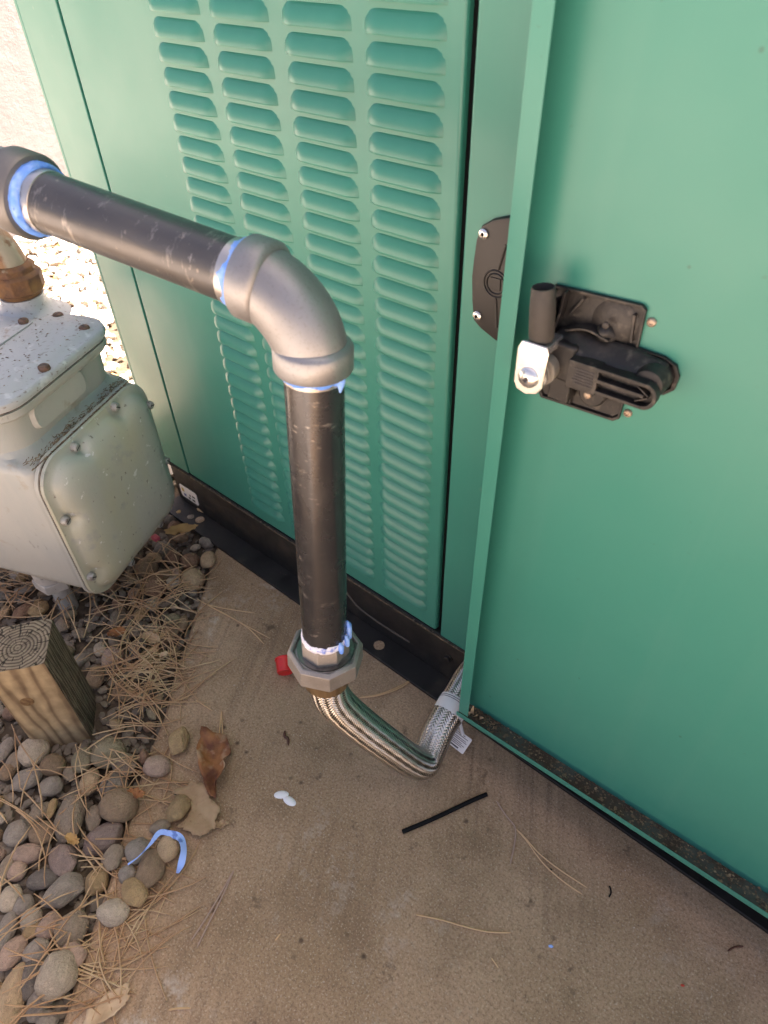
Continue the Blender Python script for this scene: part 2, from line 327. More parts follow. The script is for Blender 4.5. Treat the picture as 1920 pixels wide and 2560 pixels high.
m_meter_cover = mat('weathered_cover_paint', (0.50, 0.505, 0.43), 0.40, layers=[
    dict(scale=6, lo=0.42, hi=0.7, col=(0.55, 0.55, 0.46), fac=0.7), dict(scale=5.5, lo=0.46, hi=0.64, col=(0.56, 0.52, 0.33), fac=0.65, map=(1, 1, 0.3), off=(1, 2, 3)),
    dict(scale=9, lo=0.665, hi=0.675, col=(0.27, 0.28, 0.245), fac=0.85, map=(1, 1, 0.5), off=(2, 7, 1), detail=1),
    dict(scale=45, lo=0.66, hi=0.68, col=(0.78, 0.77, 0.72), fac=0.85), dict(scale=80, lo=0.66, hi=0.70, col=(0.15, 0.115, 0.085), fac=0.7), dict(scale=20, lo=0.60, hi=0.68, col=(0.40, 0.40, 0.36), fac=0.6)], bumps=[(30, 0.10), (240, 0.06)], rough_var=dict(scale=10, amp=0.12))
m_meter_edge = mat('dirty_gasket_seam', (0.11, 0.075, 0.05), 0.85, layers=[dict(scale=70, lo=0.45, hi=0.65, col=(0.30, 0.27, 0.22), fac=0.8)], bumps=[(120, 0.6)])
m_bolt_rust = mat('rusty_bolt', (0.16, 0.095, 0.065), 0.7, 0.3, layers=[dict(scale=120, lo=0.45, hi=0.65, col=(0.28, 0.17, 0.11), fac=0.8)], bumps=[(250, 0.5)])
m_bolt_grey = mat('painted_bolt', (0.42, 0.41, 0.37), 0.5, 0.2, layers=[dict(scale=120, lo=0.55, hi=0.65, col=(0.20, 0.14, 0.10), fac=0.7)])
m_rust = mat('orange_rust', (0.20, 0.095, 0.038), 0.8, layers=[dict(scale=40, lo=0.45, hi=0.62, col=(0.11, 0.055, 0.035), fac=0.9), dict(scale=16, lo=0.55, hi=0.7, col=(0.33, 0.18, 0.065), fac=0.7), dict(scale=25, lo=0.64, hi=0.7, col=(0.48, 0.42, 0.30), fac=0.5)], bumps=[(110, 0.6)])
m_rust_paint = mat('rust_streaked_paint', (0.34, 0.30, 0.22), 0.6, layers=[dict(scale=22, lo=0.42, hi=0.54, col=(0.26, 0.13, 0.05), fac=0.9, map=(1, 1, 0.45)), dict(scale=40, lo=0.58, hi=0.66, col=(0.17, 0.085, 0.045), fac=0.8)], bumps=[(90, 0.4)])
m_riser = mat('grey_painted_riser', (0.44, 0.41, 0.36), 0.6, layers=[dict(scale=40, lo=0.5, hi=0.7, col=(0.33, 0.30, 0.26), fac=0.7), dict(scale=160, lo=0.64, hi=0.7, col=(0.1, 0.07, 0.05), fac=0.7)], bumps=[(200, 0.3)])

PEBBLES = [(-0.5876, -0.1329, 0.0295, 0.0324, 0.7, 'lg'), (-0.6203, -0.1956, 0.02, 0.049, 0.7, 'tan'), (-0.6227, -0.161, 0.0182, 0.03, 0.87, 'dk'), (-0.5984, -0.1013, 0.0231, 0.0166, 0.35, 'pk'), (-0.6794, -0.1637, 0.0174, 0.0256, 0.35, 'pk'), (-0.7427, 0.0821, 0.0335, 0.031, 0.69, 'br'), (-0.7975, 0.0108, 0.0292, 0.0482, 0.95, 'gb'), (-0.8517, -0.0644, 0.0236, 0.0231, 1.04, 'gr'), (-0.8183, -0.035, 0.0223, 0.0216, 0.69, 'br'), (-0.8053, -0.0713, 0.0257, 0.0169, 0.78, 'pk'), (-0.7247, 0.0279, 0.039, 0.0286, 1.13, 'mv'), (-0.7412, -0.0368, 0.0279, 0.0293, 0.69, 'mv'), (-0.6764, 0.0232, 0.0204, 0.0238, 0.69, 'gb'), (-0.6127, 0.0951, 0.0205, 0.024, 0.69, 'tan'), (-0.6082, 0.0552, 0.0239, 0.0318, 0.69, 'br'), (-0.6945, -0.0614, 0.0406, 0.0257, 1.36, 'gr'), (-0.6706, -0.0179, 0.0224, 0.0246, 1.22, 'gd'), (-0.5973, 0.0137, 0.0257, 0.0256, 0.69, 'gd'), (-0.5998, -0.0256, 0.0265, 0.0199, 0.69, 'lg'), (-0.7585, -0.1264, 0.0184, 0.0216, 0.69, 'lg'), (-0.7433, -0.0754, 0.0275, 0.0179, 0.69, 'dk'), (-0.6317, -0.0852, 0.0308, 0.0287, 0.7, 'gb'), (-0.86, -0.0204, 0.0188, 0.028, 0.34, 'gb'), (-0.8451, -0.0011, 0.0094, 0.0222, 0.69, 'gd'), (-0.6698, -0.1061, 0.0167, 0.0223, 0.35, 'pk'), (-0.6506, -0.1384, 0.0209, 0.0192, 1.04, 'gr'), (-0.5833, -0.1694, 0.0189, 0.0268, 0.7, 'gr'), (-0.702, -0.1191, 0.018, 0.0158, 1.22, 'lg'), (-0.6869, -0.1286, 0.0178, 0.0131, 0.87, 'gd'), (-0.7669, 0.0396, 0.0173, 0.0263, 0.69, 'gb'), (-0.6541, 0.1486, 0.0227, 0.0279, 0.69, 'gd'), (-0.6571, 0.1104, 0.0197, 0.0145, 0.69, 'gb'), (-0.6533, 0.0582, 0.0205, 0.0225, 0.69, 'gr'), (-0.7182, -0.1547, 0.0143, 0.0288, 0.7, 'gr'), (-0.8116, -0.1109, 0.0139, 0.0306, 0.69, 'gb'), (-0.7308, -0.1178, 0.017, 0.0161, 0.69, 'gr'), (-0.6343, 0.0244, 0.015, 0.0151, 0.69, 'gr'), (-0.5505, -0.1747, 0.0152, 0.0144, 0.7, 'gr'), (-0.7907, -0.0965, 0.0151, 0.0166, 0.69, 'pk'), (-0.7633, 0.2312, 0.0231, 0.0301, 0.69, 'gd'), (-0.7565, 0.1743, 0.0258, 0.0222, 0.69, 'pk'), (-0.8129, 0.1353, 0.0282, 0.0248, 0.69, 'gb'), (-0.857, 0.13, 0.0329, 0.0299, 0.86, 'ol'), (-0.8873, 0.0893, 0.0199, 0.0256, 0.52, 'ol'), (-0.9759, 0.0358, 0.0273, 0.0291, 0.69, 'lg'), (-0.9205, 0.0464, 0.024, 0.0218, 0.52, 'br'), (-0.9385, -0.0026, 0.032, 0.0261, 0.95, 'gr'), (-0.8859, 0.0206, 0.0221, 0.0197, 0.69, 'gr'), (-0.8343, 0.0725, 0.0194, 0.0274, 0.69, 'tan'), (-0.7928, 0.0995, 0.0248, 0.0212, 1.04, 'gr'), (-0.7961, 0.1705, 0.0142, 0.0156, 0.69, 'rd'), (-1.0278, 0.0008, 0.0144, 0.0286, 0.69, 'gr'), (-0.9909, -0.0002, 0.0171, 0.0282, 0.69, 'gb'), (-0.8803, 0.0568, 0.014, 0.0154, 0.69, 'gb'), (-0.9797, -0.0178, 0.0141, 0.0186, 0.69, 'br'), (-0.9907, 0.0516, 0.0116, 0.0096, 0.69, 'tan'), (-0.7734, 0.0619, 0.0135, 0.0148, 0.69, 'gb'), (-1.1149, 0.5901, 0.0184, 0.0243, 0.42, 'tan'), (-1.0932, 0.5227, 0.0279, 0.0307, 0.68, 'tan'), (-1.1476, 0.4482, 0.0336, 0.0351, 0.68, 'rd'), (-1.1298, 0.4868, 0.0221, 0.0188, 0.68, 'wh'), (-1.2198, 0.476, 0.0274, 0.0289, 0.68, 'br'), (-1.1995, 0.541, 0.0252, 0.0204, 0.68, 'rd'), (-1.1503, 0.5581, 0.0276, 0.0243, 0.68, 'rd'), (-1.2373, 0.5103, 0.0193, 0.0147, 0.68, 'tan'), (-1.1672, 0.4904, 0.0202, 0.0159, 0.68, 'br'), (-1.063, 0.4992, 0.0105, 0.0097, 0.68, 'gr'), (-1.0898, 0.4422, 0.0208, 0.0153, 0.86, 'gb'), (-1.0334, 0.415, 0.0189, 0.0171, 0.68, 'ol'), (-1.0032, 0.4232, 0.0121, 0.0229, 0.69, 'br'), (-1.0539, 0.371, 0.0221, 0.0162, 0.69, 'gb'), (-1.0721, 0.3401, 0.02, 0.0147, 0.69, 'gb'), (-1.3333, 0.2036, 0.0207, 0.0303, 0.34, 'rd'), (-1.3105, 0.2335, 0.0242, 0.0228, 1.03, 'gd'), (-1.2246, 0.2423, 0.0236, 0.0186, 0.34, 'gb'), (-1.1702, 0.2545, 0.02, 0.0147, 0.69, 'gb'), (-1.3475, 0.2674, 0.0159, 0.0097, 1.03, 'br'), (-1.3982, 0.2381, 0.0213, 0.0098, 0.86, 'gr')]
NEEDLES={
'a' : [(-0.2142, 0.5407), (-0.1867, 0.5294), (-0.1629, 0.5217), (-0.1488, 0.4977), (-0.1357, 0.4622)] ,
'b' : [(-0.1625, 0.5211), (-0.1401, 0.5181), (-0.1073, 0.5104), (-0.0677, 0.5095), (-0.0157, 0.5141)] ,
'c' : [(-0.1606, 0.5213), (-0.1338, 0.5145), (-0.0936, 0.5006), (-0.0531, 0.497), (-0.0173, 0.4996)] ,
'd' : [(-0.2133, 0.2967), (-0.1787, 0.316), (-0.1429, 0.3328), (-0.1088, 0.3512), (-0.079, 0.3743)] ,
'e' : [(-0.5004, 0.1474), (-0.489, 0.1105), (-0.4784, 0.0707), (-0.4709, 0.0319)] ,
'f' : [(-0.4995, 0.1467), (-0.4836, 0.1091), (-0.4696, 0.0697), (-0.4554, 0.0315)] ,
'g' : [(-1.0432, 0.4947), (-1.0086, 0.4989), (-0.9616, 0.5196), (-0.8994, 0.5541)] ,
'h' : [(-1.0432, 0.4947), (-0.993, 0.4999), (-0.9236, 0.5103), (-0.8174, 0.5262)] ,
'i' : [(-1.0086, 0.4989), (-0.9386, 0.5094), (-0.8748, 0.5137), (-0.8165, 0.5071)] ,
'j' : [(-0.5583, 0.5424), (-0.5338, 0.5701), (-0.5119, 0.6109), (-0.4989, 0.6541)] ,
'k' : [(-0.5579, 0.5419), (-0.5304, 0.5708), (-0.5079, 0.6109), (-0.4978, 0.6503)] ,
'l' : [(-0.7594, 0.3351), (-0.7462, 0.3222), (-0.7206, 0.2972)] ,
'm' : [(-0.7594, 0.3351), (-0.7413, 0.3219), (-0.7136, 0.3008)] ,
'n' : [(-0.821, 0.3175), (-0.802, 0.3197), (-0.7734, 0.3235)] ,
'o' : [(-0.4235, -0.0476), (-0.4136, -0.0374), (-0.3985, -0.0244)] ,
'p' : [(-0.3661, 0.1207), (-0.366, 0.1329)] ,
'q' : [(-0.0831, 0.3249), (-0.0755, 0.3225), (-0.0678, 0.3203)] ,
'r' : [(0.2154, 0.5953), (0.2051, 0.5849), (0.1986, 0.5725)] ,
}

# ================================================================== SETTING
EDGE_P = Vector((-1.15, 0.645)); EDGE_D = Vector((0.606, -0.796)); EDGE_N = Vector((-0.796, -0.606))
def gdist(x, y): return (x - EDGE_P.x) * EDGE_N.x + (y - EDGE_P.y) * EDGE_N.y     # > 0 on the gravel side

b = MB(); b.add([(-90, -90, -0.07), (90, -90, -0.07), (90, 90, -0.07), (-90, 90, -0.07)], [(0, 1, 2, 3)])
tag(b.build('ground', m_ground), kind='structure')
# loose earth under the pebbles, a slightly uneven sheet
b = MB(); nx, ny = 60, 60; x0, x1, y0, y1 = -3.6, -0.2, -1.2, 2.4
vs = []; fs = []
for j in range(ny + 1):
    for i in range(nx + 1):
        x = x0 + (x1-x0)*i/nx; y = y0 + (y1-y0)*j/ny
        vs.append((x, y, -0.022 + 0.008*noise.noise((x*5, y*5, 0))))
for j in range(ny):
    for i in range(nx):
        cx = x0 + (x1-x0)*(i+.5)/nx; cy = y0 + (y1-y0)*(j+.5)/ny
        if gdist(cx, cy) > -0.08: fs.append((j*(nx+1)+i, j*(nx+1)+i+1, (j+1)*(nx+1)+i+1, (j+1)*(nx+1)+i))
b.add(vs, fs); tag(b.build('gravel_bed', m_soil, smooth=60), kind='structure')
# concrete slab: worn, slightly wavering left edge
pts = []
for k in range(60):
    t = -0.35 + k * 0.045; p = EDGE_P + EDGE_D * t + EDGE_N * (0.008 * noise.noise((t*9, 0, 3)) + 0.004*noise.noise((t*40, 2, 0)))
    pts.append((p.x, p.y))
outline = pts + [(4.0, pts[-1][1]), (4.0, 2.4), (pts[0][0] + .4, 2.4)]
b = MB(); b.loft([[(x, y, z) for x, y in outline] for z in (-0.10, -0.006)] + [[(x + (0.006 if k < 60 else 0), y + (0.004 if k < 60 else 0), 0.0) for k, (x, y) in enumerate(outline)]])
tag(b.build('concrete_slab', m_concrete, smooth=30), kind='structure')
# stucco wall behind the left end of the cabinet
b = MB(); b.box((-3.95, 1.05, -0.07), (-3.70, 7.5, 1.62))
w = thing('stucco_wall', (-3.8, 4.0, -0.07), 'sunlit beige stucco wall behind the left end of the green cabinet', 'wall')
b.build('wall_face', m_stucco, w, bevel=0.01)
b = MB(); b.box((-3.98, 1.02, 1.622), (-3.67, 7.53, 1.69)); b.build('coping', m_stucco, w, bevel=0.01)

# ================================================================== GENERATOR CABINET
YF = 0.695; ZB = 0.141; ZT = 1.95
enc = thing('generator_cabinet', (-0.3, 1.3, 0), 'large green sheet-metal generator cabinet on a black steel skid', 'cabinet')
# skid
b = MB(); b.box((-1.372, YF, 0.0105), (2.4, 1.95, ZB - 0.004)); skid = b.build('skid_rail', m_skid, enc, bevel=0.003)
tag(skid, 'black steel skid rail under the green panels')
o = [(-1.36 + 0.035*(1-math.cos(math.radians(a))) - 0.02, 0.638 + 0.035 - 0.035*math.sin(math.radians(a))) for a in range(0, 91, 15)]
fl = [(2.4, 0.638), (2.4, YF + .02), (-1.38, YF + .02)] + o
b = MB(); b.loft([[(x, y, 0.0005) for x, y in fl], [(x, y, 0.0095) for x, y in fl]])
flange = b.build('skid_flange', m_skid, skid, bevel=0.0015)
for hx, hy in ((-0.609, 0.666), (-1.253, 0.672)):
    b = MB(); b.lathe([(0.0125, 0), (0.0125, 0.0006)], (hx, hy, 0.0098), (0, 0, 1), 24); b.build('anchor_hole', m_concrete, skid, smooth=40)
def hexhead(name, c, ax, r, h, mt, parent, washer=True):
    b = MB(); ax = Vector(ax).normalized()
    if washer: b.lathe([(r*1.35, 0), (r*1.35, h*0.22)], c, ax, 24)
    b.lathe([(r, h*0.22), (r, h*0.9), (r*0.9, h)], c, ax, 6)
    return b.build(name, mt, parent, smooth=30)
hexhead('bolt', (-0.4417, YF, 0.0825), (0, -1, 0), 0.0075, 0.008, m_skid, skid)
b = MB(); b.box((-1.370, YF - 0.0045, 0.1325), (2.4, YF - 0.0003, 0.1366)); b.build('dirt_ledge', mat('dusty_ledge', (0.10, 0.075, 0.05), 0.9, layers=[dict(scale=60, lo=0.45, hi=0.62, col=(0.03, 0.025, 0.02), fac=0.9), dict(scale=140, lo=0.56, hi=0.66, col=(0.30, 0.22, 0.14), fac=0.8)], bumps=[(150, 0.8)]), skid)
# dirt bead on the skid face
b = MB(); b.tube(smoothpath([(-0.73, YF+.0015, 0.075), (-0.70, YF+.0015, 0.052), (-0.66, YF+.0015, 0.044), (-0.60, YF+.0015, 0.043), (-0.545, YF+.0015, 0.046)], 5), [0.004]*20+[0.003], 8)
b.build('weld_bead', mat('dusty_bead', (0.085, 0.068, 0.05), 0.8, bumps=[(200, 0.5)]), skid, smooth=60)
# white label on skid
b = MB()
lab = rrect(-1.351, -1.277, 0.030, 0.0735, 0.006, 3)
b.loft([[(x, YF - 0.0002, z) for x, z in lab], [(x, YF - 0.0012, z) for x, z in lab]]); sticker = b.build('label_sticker', m_paper, skid)
for i, (xa, xb, za, zb_, mt) in enumerate([(-1.343, -1.333, 0.052, 0.064, m_ink_yel), (-1.338, -1.328, 0.037, 0.046, m_ink_blue), (-1.318, -1.310, 0.036, 0.043, m_ink), (-1.312, -1.306, 0.048, 0.054, m_ink), (-1.302, -1.290, 0.036, 0.043, m_ink), (-1.300, -1.288, 0.050, 0.056, m_ink)]):
    b = MB(); b.box((xa, YF-0.0016, za), (xb, YF-0.0013, zb_)); b.build('printed_mark', mt, sticker)
# body behind the panels, roof
b = MB(); b.box((-1.418, YF + 0.022, ZB + .002), (2.4, 1.93, ZT - 0.01)); b.build('inner_body', m_gap, enc)
b = MB(); b.box((-1.432, YF, ZB), (-1.4185, 1.935, ZT)); b.build('end_panel', m_green, enc, bevel=0.004)
b = MB(); b.box((-1.47, YF - 0.04, ZT + .001), (2.45, 1.97, ZT + 0.06)); b.build('roof', m_green, enc, bevel=0.012)
b = MB(); b.box((-1.418, YF - 0.0005, ZB), (-1.2855, YF + 0.02, ZT)); b.build('corner_panel', m_green, enc, bevel=0.0015)
b = MB(); b.box((-1.2815, YF, ZB), (-0.4785, YF + 0.021, ZT)); lp = b.build('louver_panel', m_green, enc, bevel=0.006, seg=4)
# one pressed louver, shared by all
LW, LH, LP = 0.119, 0.0235, 0.0092
def louver_mesh():
    nu, nv = 26, 9; vs = []; fs = []
    for j in range(nv + 1):
        for i in range(nu + 1):
            u = -LW/2 + LW*i/nu; v = LH*j/nv
            du = LW/2 - abs(u)
            R = 0.024; a = max(0.0, (R - du) / R)
            t = ((v / LH) ** 2.3 + a ** 2.3) ** (1 / 2.3)
            p = LP * (1 - t ** 1.9) if t < 1 else 0.0
            p = p * p / (p + 0.0009)                 # soft run-out into the sheet
            vs.append((u, -p + (0.0012 if p < 0.0002 else 0), v))
    n = nu + 1
    for j in range(nv):
        for i in range(nu): fs.append((j*n+i, j*n+i+1, (j+1)*n+i+1, (j+1)*n+i))
    base = len(vs)                      # cut lip edge and turned-under return, on vertices of their own so the edge stays crisp
    for i in range(nu + 1): vs.append(vs[i])
    for i in range(nu + 1):
        x, y, z = vs[i]; vs.append((x, y + 0.0005 if y < -0.002 else y, z - 0.0017))
    for i in range(nu + 1): vs.append(vs[base + n + i])
    for i in range(nu + 1):
        x, y, z = vs[i]; vs.append((x, 0.002, z + 0.001))
    for i in range(nu):
        fs.append((base+i, base+n+i, base+n+i+1, base+i+1)); fs.append((base+2*n+i, base+3*n+i, base+3*n+i+1, base+2*n+i+1))
    me = bpy.data.meshes.new('louver'); me.from_pydata(vs, [], fs); me.update()
    for p in me.polygons: p.use_smooth = True
    me.set_sharp_from_angle(angle=math.radians(60)); me.materials.append(m_green); return me
lm = louver_mesh()
for c in (-0.971, -0.835, -0.6955, -0.5605):
    for k in range(-3, 32):
        place('louver', lm, lp, (c, YF + 0.0002, 1.1345 - 0.0305*k))
b = MB(); b.box((-0.4780, YF + 0.0105, ZB - 0.004), (-0.4682, YF + 0.0205, ZT - .01)); b.build('gap_shade_strip', m_gap, enc)  # black strip added to stand in for shade inside the door gap
b = MB(); b.box((-1.2853, YF + 0.008, ZB), (-1.2817, YF + 0.0195, ZT - .01)); b.build('gap_shade_strip', m_gap, enc)  # same for the left seam: its shade is a black strip
# closed door to the right of the gap
b = MB(); b.box((-0.4678, YF + 0.001, ZB - 0.006), (0.55, YF + 0.0215, ZT)); cd = b.build('closed_door', m_green, enc, bevel=0.004, seg=3)
# paddle handle plate on it
pl = [(-0.4475, 0.8951), (-0.4445, 0.8627), (-0.440, 0.8383), (-0.428, 0.8302), (-0.405, 0.8212), (-0.375, 0.815), (-0.33, 0.8212), (-0.305, 0.838), (-0.298, 0.895), (-0.303, 0.942), (-0.32, 0.966), (-0.36, 0.979), (-0.405, 0.9757), (-0.4246, 0.9686), (-0.4385, 0.9588), (-0.4445, 0.9418), (-0.4465, 0.9169)]
def shrink(p, f, c): return [(c[0] + (x-c[0])*f, c[1] + (z-c[1])*f) for x, z in p]
cc = (-0.372, 0.897)
b = MB(); b.loft([[(x, y, z) for x, z in shrink(pl, f, cc)] for f, y in ((1, YF + .002), (1, YF - 0.004), (0.985, YF - 0.0065), (0.95, YF - 0.0072))])
hd = b.build('paddle_handle_plate', m_plastic_handle, cd, smooth=35)
for nm, x, z, r, y0 in (('handle_screw', -0.4339, 0.9507, 0.0062, 0.6878), ('handle_screw', -0.4336, 0.8472, 0.0062, 0.6878)):
    b = MB(); b.lathe([(r, 0), (r, 0.002), (r*0.75, 0.0032), (r*0.4, 0.0034), (r*0.36, 0.001)], (x, y0, z), (0, -1, 0), 24); b.build(nm, m_zinc, cd, smooth=40)
    b = MB(); b.lathe([(r*0.36, 0), (r*0.36, 0.0005)], (x, y0 - 0.0028, z), (0, -1, 0), 6); b.build('hex_socket', m_gap, cd)
b = MB()
for r in (0.0165, 0.0125):
    b.tube([(-0.4115 + r*math.cos(a), 0.6878, 0.8955 + r*math.sin(a)) for a in [2*math.pi*i/40 for i in range(41)]], 0.0011, 6)
b.build('key_ring', m_plastic_handle, cd, smooth=60)
b = MB(); b.lathe([(0.0105, 0), (0.0105, 0.0016)], (-0.4115, 0.6879, 0.8955), (0, -1, 0), 4, phase=0.5); b.build('key_boss', m_plastic_handle, cd, bevel=0.0005)
b = MB(); b.tube([(-0.402, 0.6875, 0.945), (-0.409, 0.6875, 0.914)], 0.0016, 6); b.tube([(-0.409, 0.6875, 0.877), (-0.404, 0.6875, 0.84)], 0.0016, 6); b.build('paddle_edge', m_plastic_handle, cd, smooth=60)

# ------------------------------------------------------------------ open door, folded back, inner face to us
A = math.atan2(0.019, 0.534); DS = Vector((math.cos(A), math.sin(A), 0)); DN = Vector((-math.sin(A), math.cos(A), 0)); D0 = Vector((-0.3335, 0.5718, 0))
def dw(s, d, z): return D0 + DS*s + DN*d + Vector((0, 0, z))     # door frame: along, away from us, up
DM = Matrix((( DS.x, DN.x, 0, D0.x), (DS.y, DN.y, 0, D0.y), (0, 0, 1, 0), (0, 0, 0, 1)))
PD = 0.034                                                       # pan depth
b = MB(); b.box((0.0008, PD, 0.134), (1.15, PD + 0.0015, ZT - 0.03), DM)
door = b.build('open_door', m_green_door, enc)
tag(door, 'open green door leaf with its inner side showing')
b = MB(); b.box((0, 0.0013, 0.148), (0.0014, PD - .0005, ZT - 0.03), DM); b.box((0, 0.0, 0.1505), (0.0195, 0.0013, ZT - 0.03), DM)
b.build('side_return', m_green_door, door, bevel=0.0005)
b = MB(); b.box((-0.004, 0.0014, 0.1335), (1.15, PD - .0005, 0.135), DM); b.build('bottom_flange', m_debris_base, door)
b = MB(); b.box((-0.0045, 0.0002, 0.1328), (1.15, 0.0012, 0.1455), DM); b.build('bottom_lip', m_green_door, door, bevel=0.0004)
# leaf litter lying on the flange
b = MB(); random.seed(5)
for k in range(900):
    s = random.uniform(0.015, 0.75) if random.random() > .22 else random.uniform(0.012, 0.07); d = 0.005 + 0.027*random.random()**0.75; z = 0.1355 + random.random()*0.004
    r = random.uniform(0.0008, 0.0032); a = random.uniform(0, math.pi); e = random.uniform(0.3, 1)
    p = [dw(s + r*math.cos(a+q)*(1 if i % 2 else e), d + 0.6*r*math.sin(a+q), z + random.uniform(0, 0.0016)) for i, q in enumerate((0, 1.6, 3.1, 4.7))]
    c = dw(s, d, z - 0.001); b.add(p + [c], [(0,1,4),(1,2,4),(2,3,4),(3,0,4),(0,1,2,3)])
tag(b.build('flange_litter', mat('leaf_crumbs', (0.20, 0.13, 0.07), 0.9, layers=[dict(scale=60, lo=0.35, hi=0.6, col=(0.055, 0.038, 0.025), fac=0.95), dict(scale=110, lo=0.56, hi=0.66, col=(0.42, 0.30, 0.17), fac=0.8)]), door), kind='stuff')
b = MB()                      # a few curled leaf scraps in the corner
for (s, d, z, h, a) in ((0.018, 0.017, 0.137, 0.028, 0.2), (0.024, 0.014, 0.137, 0.014, 1.2), (0.034, 0.018, 0.137, 0.010, 2.1), (0.013, 0.012, 0.137, 0.012, 2.6), (0.044, 0.012, 0.137, 0.008, 0.7)):
    for q in range(4):
        t0 = q/4; t1 = (q+1)/4; wv = 0.004*(1-0.5*t0)
        P = lambda t, w_: dw(s + 0.008*math.sin(a)*t + w_*math.cos(a+t), d + w_*math.sin(a+t)*0.7, z + h*t)
        b.add([P(t0,-wv), P(t0,wv), P(t1,wv*0.8), P(t1,-wv*0.8)], [(0,1,2,3)])
b.build('leaf_scrap', m_leaf_pale, door)

# latch on the open door ----------------------------------------------------
SH = 0.0055   # outline was measured from the lip corner
def P2(l): return [(s + SH, z) for s, z in l]
lo = P2([(0.0366, 0.9568), (0.127, 0.9602), (0.1318, 0.9566), (0.133, 0.9175), (0.1601, 0.9166), (0.1728, 0.9116), (0.1786, 0.9009), (0.1776, 0.8863), (0.1694, 0.8778), (0.1335, 0.872), (0.1327, 0.834), (0.1269, 0.8289), (0.0414, 0.8259), (0.0370, 0.832), (0.0350, 0.95)])
def dring(l, d): return [dw(s, d, z) for s, z in l]
lc = (0.095, 0.893)
b = MB(); b.loft([dring(lo, PD - 0.0005), dring(lo, PD - 0.005), dring(shrink(lo, 0.955, lc), PD - 0.005), dring(shrink(lo, 0.94, lc), PD - 0.0012)])
latch = b.build('latch_housing', m_plastic, door, bevel=0.0008)
tag(latch, 'dusty black plastic latch housing on the open door')
# pocket dome and conical boss
b = MB(); b.lathe([(0.024, 0), (0.0215, 0.0012), (0.016, 0.0030), (0.009, 0.0042), (0.003, 0.0046)], dw(0.110, PD - 0.0012, 0.934), -DN, 32); b.build('pocket_dome', m_plastic, door, smooth=60)
b = MB(); b.lathe([(0.012, 0), (0.006, 0.010), (0.0035, 0.012)], dw(0.104, PD - 0.003, 0.923), (-DN + Vector((0, 0, 0.6))), 20); b.build('cone_boss', m_plastic, door, smooth=60)
b = MB(); b.lathe([(0.0036, 0), (0.0034, 0.0018), (0.002, 0.0026)], dw(0.106, PD - 0.0145, 0.9365), -DN, 16); b.build('boss_rivet', m_rod, door, smooth=50)
# ribs
for pts_, hgt in (([(0.058, 0.956), (0.055, 0.925), (0.050, 0.905)], 0.013), ([(0.076, 0.952), (0.063, 0.930)], 0.007), ([(0.066, 0.919), (0.088, 0.926), (0.112, 0.921)], 0.016), ([(0.048, 0.945), (0.047, 0.91)], 0.010), ([(0.128, 0.950), (0.131, 0.922)], 0.007), ([(0.060, 0.845), (0.061, 0.832)], 0.007), ([(0.078, 0.858), (0.082, 0.832)], 0.006)):
    b = MB(); q = [Vector((s, 0, z)) for s, z in smoothpath([(s, z, 0) for s, z in pts_], 4)] if False else smoothpath([(s, 0, z) for s, z in pts_], 4)
    rings = []
    for (c, t, a_, b_) in frames(q):
        nrm = Vector((t.z, 0, -t.x)).normalized() * 0.0011
        rings.append([dw((c + nrm).x, PD - 0.001, (c + nrm).z), dw((c - nrm).x, PD - 0.001, (c - nrm).z), dw((c - nrm).x, PD - hgt, (c - nrm).z), dw((c + nrm).x, PD - hgt, (c + nrm).z)])
    b.loft(rings); b.build('rib', m_plastic, door, bevel=0.0004)
# sloping web between pocket and lever
b = MB()
top = [(0.052, 0.914), (0.075, 0.922), (0.10, 0.916), (0.128, 0.917), (0.168, 0.912)]; rings = []
for i, (s, z) in enumerate(top):
    rings.append([dw(s + .004, PD - 0.004, z + 0.002), dw(s + .004, PD - 0.012, z + 0.0005), dw(s + 0.004, 0.004, z - 0.016), dw(s + 0.004, 0.006, z - 0.024), dw(s + .004, PD - 0.004, z - 0.030)])
b.loft(rings); b.build('lever_body', m_plastic, door, bevel=0.003, seg=3)
# right rounded end of the housing
b = MB(); b.lathe([(0.0165, 0), (0.0165, 0.020), (0.0145, 0.0265), (0.010, 0.0285)], dw(0.163, PD - 0.002, 0.897), -DN, 32); b.build('pivot_drum', m_plastic, door, smooth=45)
# lever arm: frame with two long slots
def dbox(name, s0, s1, d0, d1, z0, z1, mt, bev=0.0006, rot=0.0):
    b = MB(); c = dw((s0+s1)/2, (d0+d1)/2, (z0+z1)/2)
    R = Matrix.Translation(c) @ Matrix.Rotation(A, 4, 'Z') @ Matrix.Rotation(rot, 4, 'Y')
    h = ((s1-s0)/2, (d1-d0)/2, (z1-z0)/2); b.box((-h[0], -h[1], -h[2]), h, R)
    return b.build(name, mt, door, bevel=bev)
dbox('lever_web', 0.112, 0.172, 0.002, 0.02, 0.8775, 0.9035, m_plastic)
for z0, z1 in ((0.9005, 0.9045), (0.8885, 0.8925), (0.8765, 0.8800)): dbox('lever_rail', 0.116, 0.1655, -0.0065, 0.004, z0, z1, m_plastic)
b = MB(); arc = [(0.1655 + 0.0125*math.sin(q), 0.8905 + 0.0140*math.cos(q)) for q in [math.pi*i/14 for i in range(15)]]; inn = [(0.1655 + 0.0085*math.sin(q), 0.8905 + 0.0100*math.cos(q)) for q in [math.pi*i/14 for i in range(15)]]
ring0 = arc + inn[::-1]; b.loft([dring(ring0, 0.004), dring(ring0, -0.0065)]); b.build('lever_tip', m_plastic, door, bevel=0.0005)
dbox('lever_strut', 0.157, 0.1705, -0.005, 0.003, 0.8938, 0.8955, m_plastic, rot=0.55)
dbox('lever_strut', 0.157, 0.1705, -0.005, 0.003, 0.8850, 0.8867, m_plastic, rot=-0.55)
